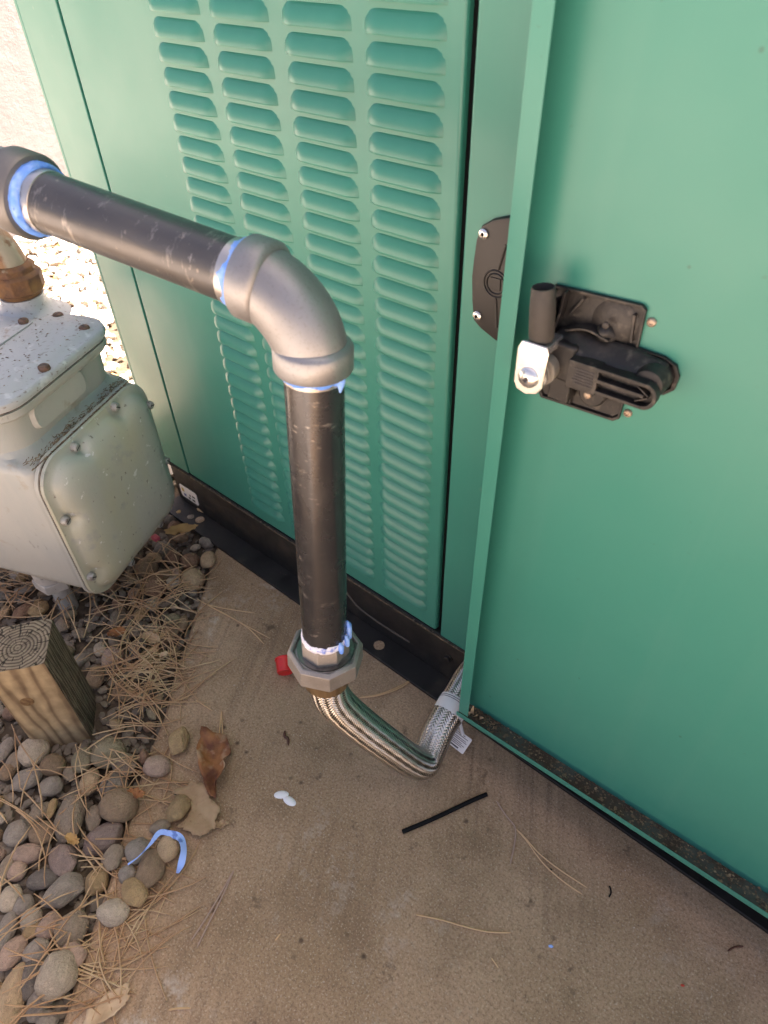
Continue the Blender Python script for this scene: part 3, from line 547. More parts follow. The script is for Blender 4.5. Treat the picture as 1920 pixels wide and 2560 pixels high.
tb = dbox('text_block', 0.086, 0.1185, -0.0065, 0.02, 0.8735, 0.9045, m_plastic, 0.0008)
for i in range(6):           # raised moulded lines of print
    z = 0.8965 - i*0.0032; w0 = 0.0925 + 0.0012*((i*7) % 4); x = w0
    b = MB(); random.seed(40 + i)
    while x < 0.1135:
        l = random.uniform(0.0010, 0.0024); b.box((x, -0.0072, z), (min(x + l, 0.1145), -0.0064, z + 0.0016), DM); x += l + 0.0006
    b.build('moulded_print', m_ink, door)
b = MB(); x = 0.126
while x < 0.146: b.box((x, 0.0012, 0.8825), (x + 0.0016, 0.0022, 0.8850), DM); x += 0.0022
b.build('moulded_print', m_ink, door)
b = MB(); b.lathe([(0.015, 0), (0.015, 0.006), (0.013, 0.008)], dw(0.106, PD - 0.004, 0.8560), -DN, 28); b.build('pivot_disc', m_plastic, door, smooth=40)
b = MB(); b.lathe([(0.0042, 0), (0.0040, 0.002), (0.002, 0.003)], dw(0.1025, PD - 0.0125, 0.8545), -DN, 16); b.build('pivot_rivet', m_rivet, door, smooth=50)
dbox('lower_web', 0.062, 0.086, 0.010, PD - 0.003, 0.842, 0.872, m_plastic, 0.002)
dbox('neck', 0.052, 0.088, 0.004, PD - 0.004, 0.870, 0.912, m_plastic, 0.004)
# zinc bracket, roller, bolt and rod sleeve
bc = dw(0.0525, -0.012, 0.889)
b = MB()
prof = [(-0.002, 0.908), (-0.002, 0.869), (0.002, 0.861), (0.0135, 0.8575), (0.026, 0.862), (0.0315, 0.871), (0.0325, 0.911), (0.029, 0.917), (0.002, 0.917)]
S0 = 0.0375
b.loft([dring([(S0 + s, z) for s, z in prof], -0.0215), dring([(S0 + s, z) for s, z in prof], -0.0185)])
b.box((S0 + 0.0015, -0.0215, 0.9115), (S0 + 0.0295, 0.016, 0.9150), DM)
b.box((S0 + 0.026, -0.0185, 0.9045), (S0 + 0.0295, 0.013, 0.9115), DM)
b.build('latch_bracket', m_zinc, door, bevel=0.0016, seg=3)
b = MB(); b.lathe([(0.0118, 0), (0.0112, 0.0024), (0.0080, 0.0050), (0.0032, 0.0062), (0.0030, 0.0035)], dw(S0 + 0.0148, -0.0216, 0.8790), -DN, 32); b.build('bolt_head', m_zinc, door, smooth=50)
b = MB(); b.lathe([(0.0025, 0), (0.0025, 0.0008)], dw(S0 + 0.0148, -0.0256, 0.8790), -DN, 6); b.build('bolt_socket', m_ink, door)
b = MB(); b.lathe([(0.0150, 0), (0.0150, 0.008), (0.0125, 0.0085), (0.0125, 0.022)], dw(S0 + 0.018, -0.0180, 0.8800), DN, 32); b.build('roller_washer', m_zinc, door, smooth=40)
b = MB(); b.lathe([(0.0165, 0), (0.0165, 0.012)], dw(S0 + 0.020, -0.008, 0.8820), DN, 32); b.build('roller', mat('grey_nylon_roller', (0.22, 0.20, 0.16), 0.5), door, smooth=40)
b = MB(); ra, rb_ = dw(S0 + 0.0155, -0.006, 0.9155), dw(S0 + 0.0095, -0.006, 0.9690); ax = rb_ - ra; L_ = ax.length
b.lathe([(0.0115, 0), (0.0128, 0.004), (0.0128, L_*0.6), (0.0117, L_ - 0.001), (0.0112, L_), (0.0098, L_), (0.0090, L_ - 0.012)], ra, ax, 28); b.build('rod_sleeve', m_rod, door, smooth=50)
for s, z in ((0.1385, 0.945), (0.1393, 0.8421), (0.0301, 0.9447)):
    b = MB(); b.lathe([(0.0046, 0), (0.0044, 0.0018), (0.003, 0.003), (0.0022, 0.0031), (0.0016, 0.0018)], dw(s + SH, PD - 0.0002, z), -DN, 20); b.build('rivet', m_rivet, door, smooth=50)

# ================================================================== GAS PIPE
E0 = Vector((-0.439, 0.406, 0.972)); UP = Vector((0.0123, 0.064, 0.9979)).normalized(); HD = Vector((-0.964, -0.225, 0.1415)).normalized()
BASE = Vector((-0.445, 0.374, 0.4775))
def vx(z): return BASE + UP * ((z - BASE.z) / UP.z)
gp = thing('gas_pipe', vx(0.40), 'black iron gas pipe with silver elbow and union in front of the louvers', 'pipe')
RP = 0.0310
b = MB(); b.tube([vx(z) for z in (0.455, 0.5, 0.6, 0.7, 0.8, 0.865, 0.925)], RP, 48); b.build('riser_pipe', m_pipe_v, gp, smooth=50)
R_ = 0.066
h0 = E0 + HD * R_; h1 = E0 + HD * 0.40
b = MB(); b.tube([E0 + HD*0.055 + (h1 - E0 - HD*0.055)*(k/8) for k in range(9)], RP, 48); b.build('horizontal_pipe', m_pipe, gp, smooth=50)
# elbow
e1 = E0 - UP * R_; e2 = E0 + HD * R_; arcp = []
k_ = 0.56
c1 = e1 + UP * R_ * k_; c2 = e2 - HD * R_ * k_
for i in range(25):
    t = i/24; arcp.append(e1*(1-t)**3 + c1*3*t*(1-t)**2 + c2*3*t*t*(1-t) + e2*t**3)
rad = [0.0352 + 0.0022*math.sin(math.pi*i/24) for i in range(25)]
b = MB(); b.tube(arcp, rad, 56)
elbow = b.build('elbow', m_cast, gp, smooth=50)
for (o_, ax) in ((e1 + UP*0.022, -UP), (e2 - HD*0.022, HD)):
    b = MB(); b.lathe([(0.0345, -0.003), (0.0385, 0.000), (0.0402, 0.003), (0.0402, 0.024), (0.0388, 0.0262), (0.0325, 0.0262), (0.0305, 0.018)], o_, ax, 56); b.build('collar', m_cast, elbow, smooth=40)
# thread sealant smears
def smear(name, org, ax, r, h, mt, parent, amp=0.004, seed=0, lo=0, hi=2*math.pi):
    b = MB(); ax = Vector(ax).normalized(); a = Vector((0.3, -0.9, 0.1)); a = (a - ax*a.dot(ax)).normalized(); c = ax.cross(a); n = 72; rings = []
    for j, (rr, hh) in enumerate(((r - 0.003, -0.004), (r + 0.0012, -0.002), (r + 0.0016, 0.3), (r + 0.0012, 0.8), (r - 0.002, 1.0))):
        ring = []
        for i in range(n):
            q = 2*math.pi*i/n; e = h + amp*noise.noise((math.cos(q)*2.3 + seed, math.sin(q)*2.3, seed)) + 0.4*amp*noise.noise((math.cos(q)*9, math.sin(q)*9, seed+4))
            H = hh if hh < 0 else hh * max(0.0006, e)
            ring.append(Vector(org) + ax*H + (a*math.cos(q) + c*math.sin(q)) * (rr + 0.0008*noise.noise((q*6, j, seed))))
        rings.append(ring)
    b.loft(rings); return b.build(name, mt, parent, smooth=60)
smear('sealant', e1 - UP*0.004, -UP, RP + 0.0012, 0.0075, m_seal, gp, 0.005, 1)
b = MB(); pp = e1 - UP*0.008 + Vector((0.034, 0.004, 0)); 
b.tube(smoothpath([pp + Vector((-0.005, 0, 0.010)), pp + Vector((0.001, -0.002, 0.002)), pp + Vector((0.0, -0.003, -0.012))], 5), [0.003, 0.004, 0.0045, 0.005, 0.0052, 0.005, 0.0045, 0.004, 0.003, 0.002, 0.001], 10); b.build('sealant_blob', m_seal, gp, smooth=60)
b = MB(); b.lathe([(RP + 0.0004, 0), (RP + 0.0016, 0.0004), (RP + 0.0014, 0.016), (RP + 0.0003, 0.0166)], e2 + HD*0.004, HD, 48); b.build('bare_thread', m_steel_thread, gp, smooth=40)
smear('sealant', e2 + HD*0.004, HD, RP + 0.0018, 0.011, m_seal, gp, 0.008, 2)
b = MB(); b.lathe([(RP + 0.0004, 0), (RP + 0.0012, 0.0004), (RP + 0.0010, 0.006), (RP + 0.0002, 0.0066)], e1 - UP*0.008, -UP, 48); b.build('bare_thread', m_steel_thread, gp, smooth=40)
# fitting at the far end of the horizontal pipe
f0 = E0 + HD*0.335
b = MB(); b.lathe([(0.0305, 0.012), (0.036, 0.0), (0.0415, 0.001), (0.0435, 0.004), (0.0435, 0.030), (0.038, 0.034), (0.037, 0.04)], f0, HD, 48); b.build('end_collar', mat('dark_cast_fitting', (0.20, 0.19, 0.18), 0.5, 0.6, bumps=[(300, 0.25)]), gp, smooth=40)
q0 = f0 + HD*0.03
b = MB(); b.tube(smoothpath([q0, q0 + HD*0.03, q0 + HD*0.06 - UP*0.003, q0 + HD*0.10 - UP*0.012], 8), 0.0375, 40); b.build('end_elbow', m_cast, gp, smooth=50)
smear('sealant', f0 + HD*0.0005, -HD, RP + 0.0045, 0.010, m_seal, gp, 0.006, 3)
b = MB(); b.lathe([(RP + 0.0003, 0), (RP + 0.0012, 0.0004), (RP + 0.001, 0.015), (RP + 0.0001, 0.0155)], f0 - HD*0.004, -HD, 48); b.build('bare_thread', m_steel_thread, gp, smooth=40)
# union
camdir = Vector((0.445, -0.374, 0)).normalized()
b = MB(); b.lathe([(0.0315, 0.003), (0.0335, 0.0), (0.0352, -0.003), (0.0362, -0.034), (0.033, -0.036)][::-1], vx(0.486), UP, 8, phase=math.pi/8, ref=camdir); tp = b.build('union_tailpiece', m_union, gp, bevel=0.0012)
b = MB(); b.lathe([(0.030, 0.0), (0.0405, 0.0), (0.0408, -0.002), (0.0430, -0.0025), (0.0432, -0.0005), (0.0446, -0.0005), (0.0448, -0.006)][::-1], vx(0.4595), UP, 56); b.build('union_ring', mat('oily_steel_ring', (0.30, 0.28, 0.265), 0.28, 0.85, layers=[dict(scale=40, lo=0.45, hi=0.65, col=(0.12, 0.105, 0.10), fac=0.8)]), gp, smooth=40)
b = MB(); b.lathe([(0.0440, -0.012), (0.0455, 0.0), (0.0480, 0.0012), (0.0505, 0.0008), (0.0545, -0.0035), (0.0552, -0.031), (0.0520, -0.035), (0.040, -0.0365)][::-1], vx(0.4605), UP, 8, phase=0, ref=camdir); un = b.build('union_nut', m_union, gp, bevel=0.0015, seg=3)
b = MB(); b.lathe([(0.0345, 0.03), (0.0345, 0.0)][::-1], vx(0.386), UP, 40); b.build('brass_nipple', m_brass, gp, smooth=40)
smear('white_sealant', vx(0.4865), UP, RP + 0.0005, 0.010, m_seal_white, gp, 0.007, 5)
b = MB()
sd_ = Vector((0.80, 0.55, 0)).normalized(); pd_ = Vector((-0.55, 0.80, 0))
for k, (q, z, l) in enumerate(((0.0, 0.494, 0.026), (0.35, 0.491, 0.016), (-0.3, 0.489, 0.012), (-0.7, 0.488, 0.010))):
    dr = (sd_*math.cos(q) + pd_*math.sin(q))
    b.tube([vx(z + l) + dr*(RP + 0.001), vx(z + l*0.5) + dr*(RP + 0.0035), vx(z) + dr*(RP + 0.003), vx(z - 0.008) + dr*(RP + 0.0045)], [0.0015, 0.004, 0.0045, 0.003], 8)
b.build('sealant', m_seal, gp, smooth=60)

# ================================================================== BRAIDED HOSE
hp = smoothpath([vx(0.402), vx(0.385), (-0.4365, 0.369, 0.335), (-0.414, 0.394, 0.260), (-0.383, 0.428, 0.177), (-0.360, 0.462, 0.100), (-0.3475, 0.488, 0.064), (-0.352, 0.513, 0.066), (-0.3580, 0.548, 0.088), (-0.3625, 0.590, 0.099), (-0.368, 0.632, 0.104), (-0.373, 0.665, 0.106), (-0.375, 0.705, 0.106)], 16)
hose = thing('braided_hose', (-0.36, 0.49, 0.03), 'stainless braided flexible hose curving from the union to the skid', 'hose')
HR = 0.0285
b = MB(); b.tube(hp, HR - 0.0014, 32); b.build('hose_core', m_hose_core, hose, smooth=60)
FR = frames(hp); cum = [0]
for i in range(1, len(hp)): cum.append(cum[-1] + (hp[i] - hp[i-1]).length)
TOT = cum[-1]
def hpos(u, th, r):
    import bisect
    i = min(len(cum)-2, max(0, bisect.bisect_right(cum, u) - 1)); t = (u - cum[i]) / max(1e-9, cum[i+1]-cum[i])
    c = FR[i][0].lerp(FR[i+1][0], t); a_ = FR[i][2].lerp(FR[i+1][2], t); b_ = FR[i][3].lerp(FR[i+1][3], t)
    return c + (a_*math.cos(th) + b_*math.sin(th)) * r
NC = 24; PITCH = 0.125
for sgn in (1, -1):
    b = MB()
    for c in range(NC):
        nseg = int(TOT / 0.0024); half = 2*math.pi/NC*0.40; rings = []
        for k in range(nseg + 1):
            u = TOT*k/nseg; th = sgn*2*math.pi*u/PITCH + 2*math.pi*c/NC
            ph = (math.pi/2) * (2*c + sgn*2*NC*u/PITCH) + math.pi/4      # two-over two-under
            rr = HR + 0.0009*sgn*math.tanh(2.0*math.sin(ph))
            rings.append([hpos(u, th - half, rr - 0.0003), hpos(u, th - half*0.5, rr + 0.0001), hpos(u, th, rr + 0.0002), hpos(u, th + half*0.5, rr + 0.0001), hpos(u, th + half, rr - 0.0003)])
        b.loft(rings, False, False, closed=False)
    tag(b.build('braid_strands', m_braid, hose, smooth=70), kind='stuff')
# paper band with a hanging tag
def band(u0, u1, r, mt, name, parent):
    b = MB(); b.loft([[hpos(u0 + (u1-u0)*k/6, 2*math.pi*i/40, r) for i in range(40)] for k in range(7)], False, False); return b.build(name, mt, parent, smooth=60)
ub = next(c for p, c in zip(hp, cum) if p.y > 0.577 and p.z < 0.2)
bd = band(ub, ub + 0.030, HR + 0.0018, m_paper, 'paper_band', hose)
for k in (0.022, 0.0255): band(ub + k, ub + k + 0.0011, HR + 0.0021, m_ink, 'printed_line', bd)
b = MB()
for i in range(9): 
    a0 = 1.2 + i*0.16; 
    b.add([hpos(ub + 0.006, a0, HR+.0022), hpos(ub + 0.0075 + 0.004*(i % 3), a0 + .03, HR+.0022), hpos(ub + 0.0085 + 0.004*(i % 3), a0 + 0.06, HR+.0022), hpos(ub + 0.007, a0 + 0.05, HR+.0022)], [(0,1,2,3)])
b.build('printed_mark', m_ink, bd)
TA, TB, TC, TD = [Vector(q) for q in ((-0.3457, 0.5859, 0.062), (-0.3052, 0.5875, 0.055), (-0.3103, 0.5600, 0.035), (-0.3446, 0.5609, 0.045))]
tx = ((TC + TD) - (TA + TB)).normalized(); ty = (TB - TA + TC - TD).normalized(); ty = (ty - tx*ty.dot(tx)).normalized(); tn = tx.cross(ty); T0 = (TA + TB)/2
if tn.z < 0: tn = -tn
def tq(u, v, w_=0): return T0 + tx*u + ty*v + tn*w_
b = MB(); rr_ = rrect(0.0, 0.033, -0.0195, 0.0195, 0.002, 3); b.loft([[tq(u, v, 0.0) for u, v in rr_], [tq(u, v, 0.0006) for u, v in rr_]]); tg = b.build('paper_tag', m_paper, hose)
b = MB(); b.tube([tq(0.004, 0, 0.0003), T0 + Vector((-0.016, 0.006, 0.014)), T0 + Vector((-0.022, 0.012, 0.026))], [0.004, 0.005, 0.006], 6); b.build('tag_loop', m_paper, hose, smooth=60)
for i, (u, va, vb, th) in enumerate(((0.0275, -0.015, 0.006, 0.0026), (0.0235, -0.016, 0.010, 0.001), (0.0205, -0.016, 0.014, 0.001), (0.0175, -0.016, 0.007, 0.001), (0.0135, -0.016, 0.015, 0.001), (0.0105, -0.016, 0.012, 0.001), (0.0060, -0.016, 0.014, 0.001), (0.0030, -0.016, 0.006, 0.001))):
    b = MB(); b.add([tq(u, va, .0009), tq(u + th, va, .0009), tq(u + th, vb, .0009), tq(u, vb, .0009)], [(0,1,2,3)]); b.build('printed_line', m_ink, tg)

# ================================================================== GAS METER
MN = Vector((0.919, 0.394, 0)); MD = Vector((-0.394, 0.919, 0)); M0 = Vector((-1.22, 0.27, 0))
def mw(d, n, z): return M0 + MD*d + MN*n + Vector((0, 0, z))
gm = thing('gas_meter', mw(0.17, -0.12, 0.155), 'weathered grey-green gas meter with bolted covers beside the pebbles', 'gas meter')
# main body
def zring(d0, d1, n0, n1, r, z, k=6): return [mw(d, n, z) for d, n in rrect(d0, d1, n0, n1, r, k)]
b = MB(); b.loft([zring(0.05, 0.31, -0.30, 0.01, 0.05, 0.160), zring(0.015, 0.33, -0.33, 0.03, 0.055, 0.172), zring(0.008, 0.335, -0.335, 0.035, 0.06, 0.20), zring(0.012, 0.345, -0.335, 0.055, 0.06, 0.51), zring(0.010, 0.347, -0.337, 0.057, 0.06, 0.5735)])
b.build('body', m_meter, gm, smooth=45)
b = MB(); b.loft([zring(0.005, 0.3570, -0.345, 0.0690, 0.066, 0.5540), zring(-0.001, 0.3620, -0.350, 0.0740, 0.070, 0.5600), zring(-0.001, 0.3620, -0.350, 0.0740, 0.070, 0.5735), zring(0.004, 0.3570, -0.345, 0.0690, 0.068, 0.5750)]); b.build('body_rim', m_meter, gm, smooth=40)
b = MB(); b.loft([zring(0.003, 0.3590, -0.347, 0.0710, 0.068, 0.5745), zring(0.003, 0.3590, -0.347, 0.0710, 0.068, 0.5795)]); b.build('gasket', m_meter_edge, gm, smooth=40)
b = MB(); b.loft([zring(-0.003, 0.3650, -0.353, 0.0770, 0.072, 0.5800), zring(-0.005, 0.3670, -0.355, 0.0790, 0.073, 0.5860), zring(-0.003, 0.3650, -0.353, 0.0770, 0.072, 0.5940), zring(0.004, 0.3580, -0.346, 0.0700, 0.068, 0.5975), zring(0.012, 0.3500, -0.338, 0.0620, 0.062, 0.5965), zring(0.020, 0.3420, -0.330, 0.0540, 0.058, 0.6020), zring(0.06, 0.3020, -0.29, 0.0170, 0.04, 0.6065)])
lid = b.build('top_cover', m_meter_top, gm, smooth=50)
# raised pads below the rim on the right side
b = MB(); b.loft([[mw(d, 0.052, z) for d, z in rrect(0.075, 0.235, 0.500, 0.554, 0.02)], [mw(d, 0.066, z) for d, z in rrect(0.08, 0.23, 0.505, 0.554, 0.018)]]); b.build('side_pad', m_meter, gm, smooth=40)
# lower side: mounting box, flange ridges, domed cover
def nring(d0, d1, z0, z1, r, n, k=6): return [mw(d, n, z) for d, z in rrect(d0, d1, z0, z1, r, k)]
b = MB(); b.loft([zring(0.020, 0.330, -0.31, 0.070, 0.03, 0.120), zring(0.004, 0.343, -0.33, 0.082, 0.022, 0.132), zring(-0.002, 0.346, -0.335, 0.085, 0.018, 0.150), zring(-0.002, 0.346, -0.335, 0.085, 0.018, 0.452), zring(0.000, 0.345, -0.335, 0.083, 0.02, 0.462), zring(0.004, 0.345, -0.335, 0.076, 0.03, 0.468), zring(0.010, 0.345, -0.335, 0.058, 0.055, 0.474), zring(0.014, 0.343, -0.335, 0.050, 0.055, 0.490)]); b.build('lower_body', m_meter, gm, smooth=50)
b = MB(); b.loft([nring(-0.008, 0.352, 0.100, 0.476, 0.06, 0.0855), nring(-0.010, 0.354, 0.097, 0.478, 0.062, 0.088), nring(-0.008, 0.352, 0.100, 0.476, 0.06, 0.0935)]); b.build('flange_ridge', m_meter, gm, smooth=40)
b = MB(); b.loft([nring(-0.006, 0.350, 0.102, 0.474, 0.06, 0.094), nring(-0.006, 0.350, 0.102, 0.474, 0.06, 0.0965)]); b.build('gasket', m_meter_edge, gm, smooth=40)
def wavy(d0, d1, z0, z1, r, n, amp, k=10):
    bolts = [(0.24, 0.464), (0.10, 0.460), (0.008, 0.345), (0.006, 0.18), (0.345, 0.40), (0.34, 0.24), (0.25, 0.112), (0.12, 0.108)]
    out = []
    c = ((d0+d1)/2, (z0+z1)/2)
    base = rrect(d0, d1, z0, z1, r, k); dense = []
    for i in range(len(base)):
        p, q = base[i], base[(i+1) % len(base)]; m_ = 26 if i % (k+1) == k else 1
        dense += [(p[0] + (q[0]-p[0])*j/m_, p[1] + (q[1]-p[1])*j/m_) for j in range(m_)]
    for d, z in dense:
        w_ = sum(math.exp(-((d-bd_)**2 + (z-bz)**2)/(2*0.014**2)) for bd_, bz in bolts)
        l = math.hypot(c[0]-d, c[1]-z); out.append(mw(d + (c[0]-d)/l*amp*w_, n, z + (c[1]-z)/l*amp*w_))
    return out
b = MB(); b.loft([wavy(-0.007, 0.351, 0.100, 0.475, 0.062, 0.097, 0), wavy(-0.009, 0.353, 0.098, 0.477, 0.062, 0.100, 0), wavy(-0.007, 0.351, 0.100, 0.475, 0.062, 0.1045, 0), wavy(0.006, 0.338, 0.113, 0.462, 0.055, 0.106, 0.014), wavy(0.010, 0.334, 0.117, 0.458, 0.053, 0.112, 0.018), wavy(0.016, 0.328, 0.122, 0.452, 0.05, 0.122, 0.016), wavy(0.028, 0.316, 0.134, 0.440, 0.045, 0.131, 0.010), wavy(0.05, 0.294, 0.156, 0.418, 0.035, 0.1375, 0.004), wavy(0.09, 0.254, 0.196, 0.378, 0.03, 0.1400, 0)])
b.build('diaphragm_cover', m_meter_cover, gm, smooth=50)
def cheese(name, c, ax, r, h, mt, parent, seed=0):
    b = MB(); b.lathe([(r*0.95, 0), (r, h*0.3), (r*0.92, h*0.8), (r*0.7, h)], c, ax, 20); o_ = b.build(name, mt, parent, smooth=50)
    ax = Vector(ax); a = Vector((math.cos(seed), math.sin(seed), 0.3)); a = (a - ax*a.dot(ax)).normalized(); q = ax.cross(a); c = Vector(c) + ax*(h + 0.0002)
    b = MB(); b.add([c + a*r*0.68 + q*r*0.13, c + a*r*0.68 - q*r*0.13, c - a*r*0.68 - q*r*0.13, c - a*r*0.68 + q*r*0.13], [(0,1,2,3)]); b.build('bolt_slot', m_ink, parent)
for i, (d, z) in enumerate([(0.24, 0.463), (0.10, 0.459), (0.007, 0.345), (0.006, 0.18), (0.345, 0.40), (0.343, 0.24), (0.25, 0.112), (0.12, 0.108)]):
    cheese('cover_bolt', mw(d, 0.1045, z), MN, 0.0100, 0.013, m_bolt_grey, gm, i*1.3)
Z = Vector((0, 0, 1))
for i, (d, n) in enumerate([(0.305, 0.040), (0.150, 0.060), (0.340, -0.05), (0.02, -0.05), (0.02, -0.25)]):
    cheese('lid_bolt', mw(d, n, 0.5965), Z, 0.0115, 0.010, m_bolt_rust, gm, i*0.9)
# index plate on top
pr = [mw(d, n, 0.6105) for d, n in rrect(0.07, 0.295, -0.28, -0.070, 0.012, 3)]
b = MB(); b.loft([[p - Z*0.004 for p in pr], pr]); b.build('index_plate', m_meter_top, gm, bevel=0.001)
for i, (d, n) in enumerate([(0.280, -0.085), (0.085, -0.085)]): cheese('plate_screw', mw(d, n, 0.6105), Z, 0.0105, 0.008, m_bolt_rust, gm, i + .4)
b = MB(); b.tube(smoothpath([mw(0.20, -0.145, 0.610), mw(0.215, -0.135, 0.614), mw(0.225, -0.14, 0.610)], 5), [0.001, 0.002, 0.003, 0.003, 0.003, 0.003, 0.003, 0.003, 0.002, 0.002, 0.001], 6); b.build('leaf_scrap', mat('olive_leaf', (0.12, 0.12, 0.04), 0.7), gm, smooth=60)
# inlet boss on top
b = MB(); bc_ = mw(0.345, -0.130, 0.588)
b.lathe([(0.085, 0), (0.062, 0.016), (0.050, 0.024), (0.046, 0.034), (0.044, 0.05)], bc_, Z, 40); b.build('inlet_boss', m_meter_top, gm, smooth=50)
# pine crumbs caught on the ledge, along the seams and on the lid
random.seed(91); b = MB()
for k in range(520):
    q = random.random()
    if q < 0.45: P_ = mw(random.uniform(0.01, 0.33), 0.060 + 0.026*random.random()**0.6, 0.4755)
    elif q < 0.7: P_ = mw(random.uniform(0.0, 0.34), random.choice((0.0955, 0.0962)) + random.uniform(-.001, .001), 0.4765)
    else: P_ = mw(random.uniform(0.02, 0.33), random.uniform(-0.15, 0.05), 0.6075)
    a = random.uniform(0, 3.14) if q > 0.7 else math.atan2(MD.y, MD.x) + random.gauss(0, .5); l = random.uniform(0.0015, 0.006) if q < .7 else random.uniform(0.001, 0.004); w_ = 0.0007
    d_ = Vector((math.cos(a), math.sin(a), 0)); e_ = Vector((-d_.y, d_.x, 0))
    b.add([P_ + d_*l + e_*w_, P_ + d_*l - e_*w_, P_ - d_*l - e_*w_, P_ - d_*l + e_*w_, P_ + Z*0.0012], [(0, 1, 4), (1, 2, 4), (2, 3, 4), (3, 0, 4)])
tag(b.build('pine_crumbs', mat('brown_crumbs', (0.15, 0.095, 0.055), 0.9, layers=[dict(scale=90, lo=0.4, hi=0.6, col=(0.32, 0.22, 0.13), fac=0.9)]), gm), kind='stuff')
# bottom stub
b = MB(); b.lathe([(0.040, 0.165), (0.040, 0.10), (0.036, 0.098)][::-1], mw(0.045, -0.055, 0), Z, 36); b.build('bottom_stub', m_riser, gm, smooth=40)
# riser pipe below
rs = thing('meter_riser', mw(0.045, -0.055, -0.03), 'grey painted riser pipe with hex nut under the gas meter', 'pipe')
b = MB(); b.lathe([(0.043, 0.0), (0.046, 0.002), (0.046, 0.026), (0.042, 0.029)], mw(0.045, -0.055, 0.0695), Z, 6, phase=0.35); b.build('hex_nut', m_riser, rs, bevel=0.002)
b = MB(); b.tube([mw(0.045, -0.055, z) for z in (-0.05, 0.0, 0.07)], 0.0212, 28); b.build('pipe', m_riser, rs, smooth=50)
# rusty inlet pipe
ip = thing('rusty_inlet_pipe', bc_ + Z*0.05, 'rust-streaked bent pipe with rusty union nut on top of the gas meter', 'pipe')
b = MB(); b.lathe([(0.040, 0.046), (0.041, 0.060), (0.044, 0.062)], bc_, Z, 36); b.build('rusty_spud', m_rust, ip, smooth=40)
b = MB(); b.lathe([(0.046, 0.058), (0.054, 0.064), (0.055, 0.094), (0.050, 0.100), (0.047, 0.101), (0.047, 0.112), (0.040, 0.118), (0.034, 0.119)], bc_, Z, 10); b.build('union_nut', m_rust, ip, bevel=0.002)
pb = bc_ + Z*0.11
b = MB(); b.tube(smoothpath([pb, pb + Z*0.015, pb + Z*0.045 - MN*0.014, pb + Z*0.072 - MN*0.05, pb + Z*0.085 - MN*0.11], 8), 0.034, 32); b.build('bent_pipe', m_rust_paint, ip, smooth=50)

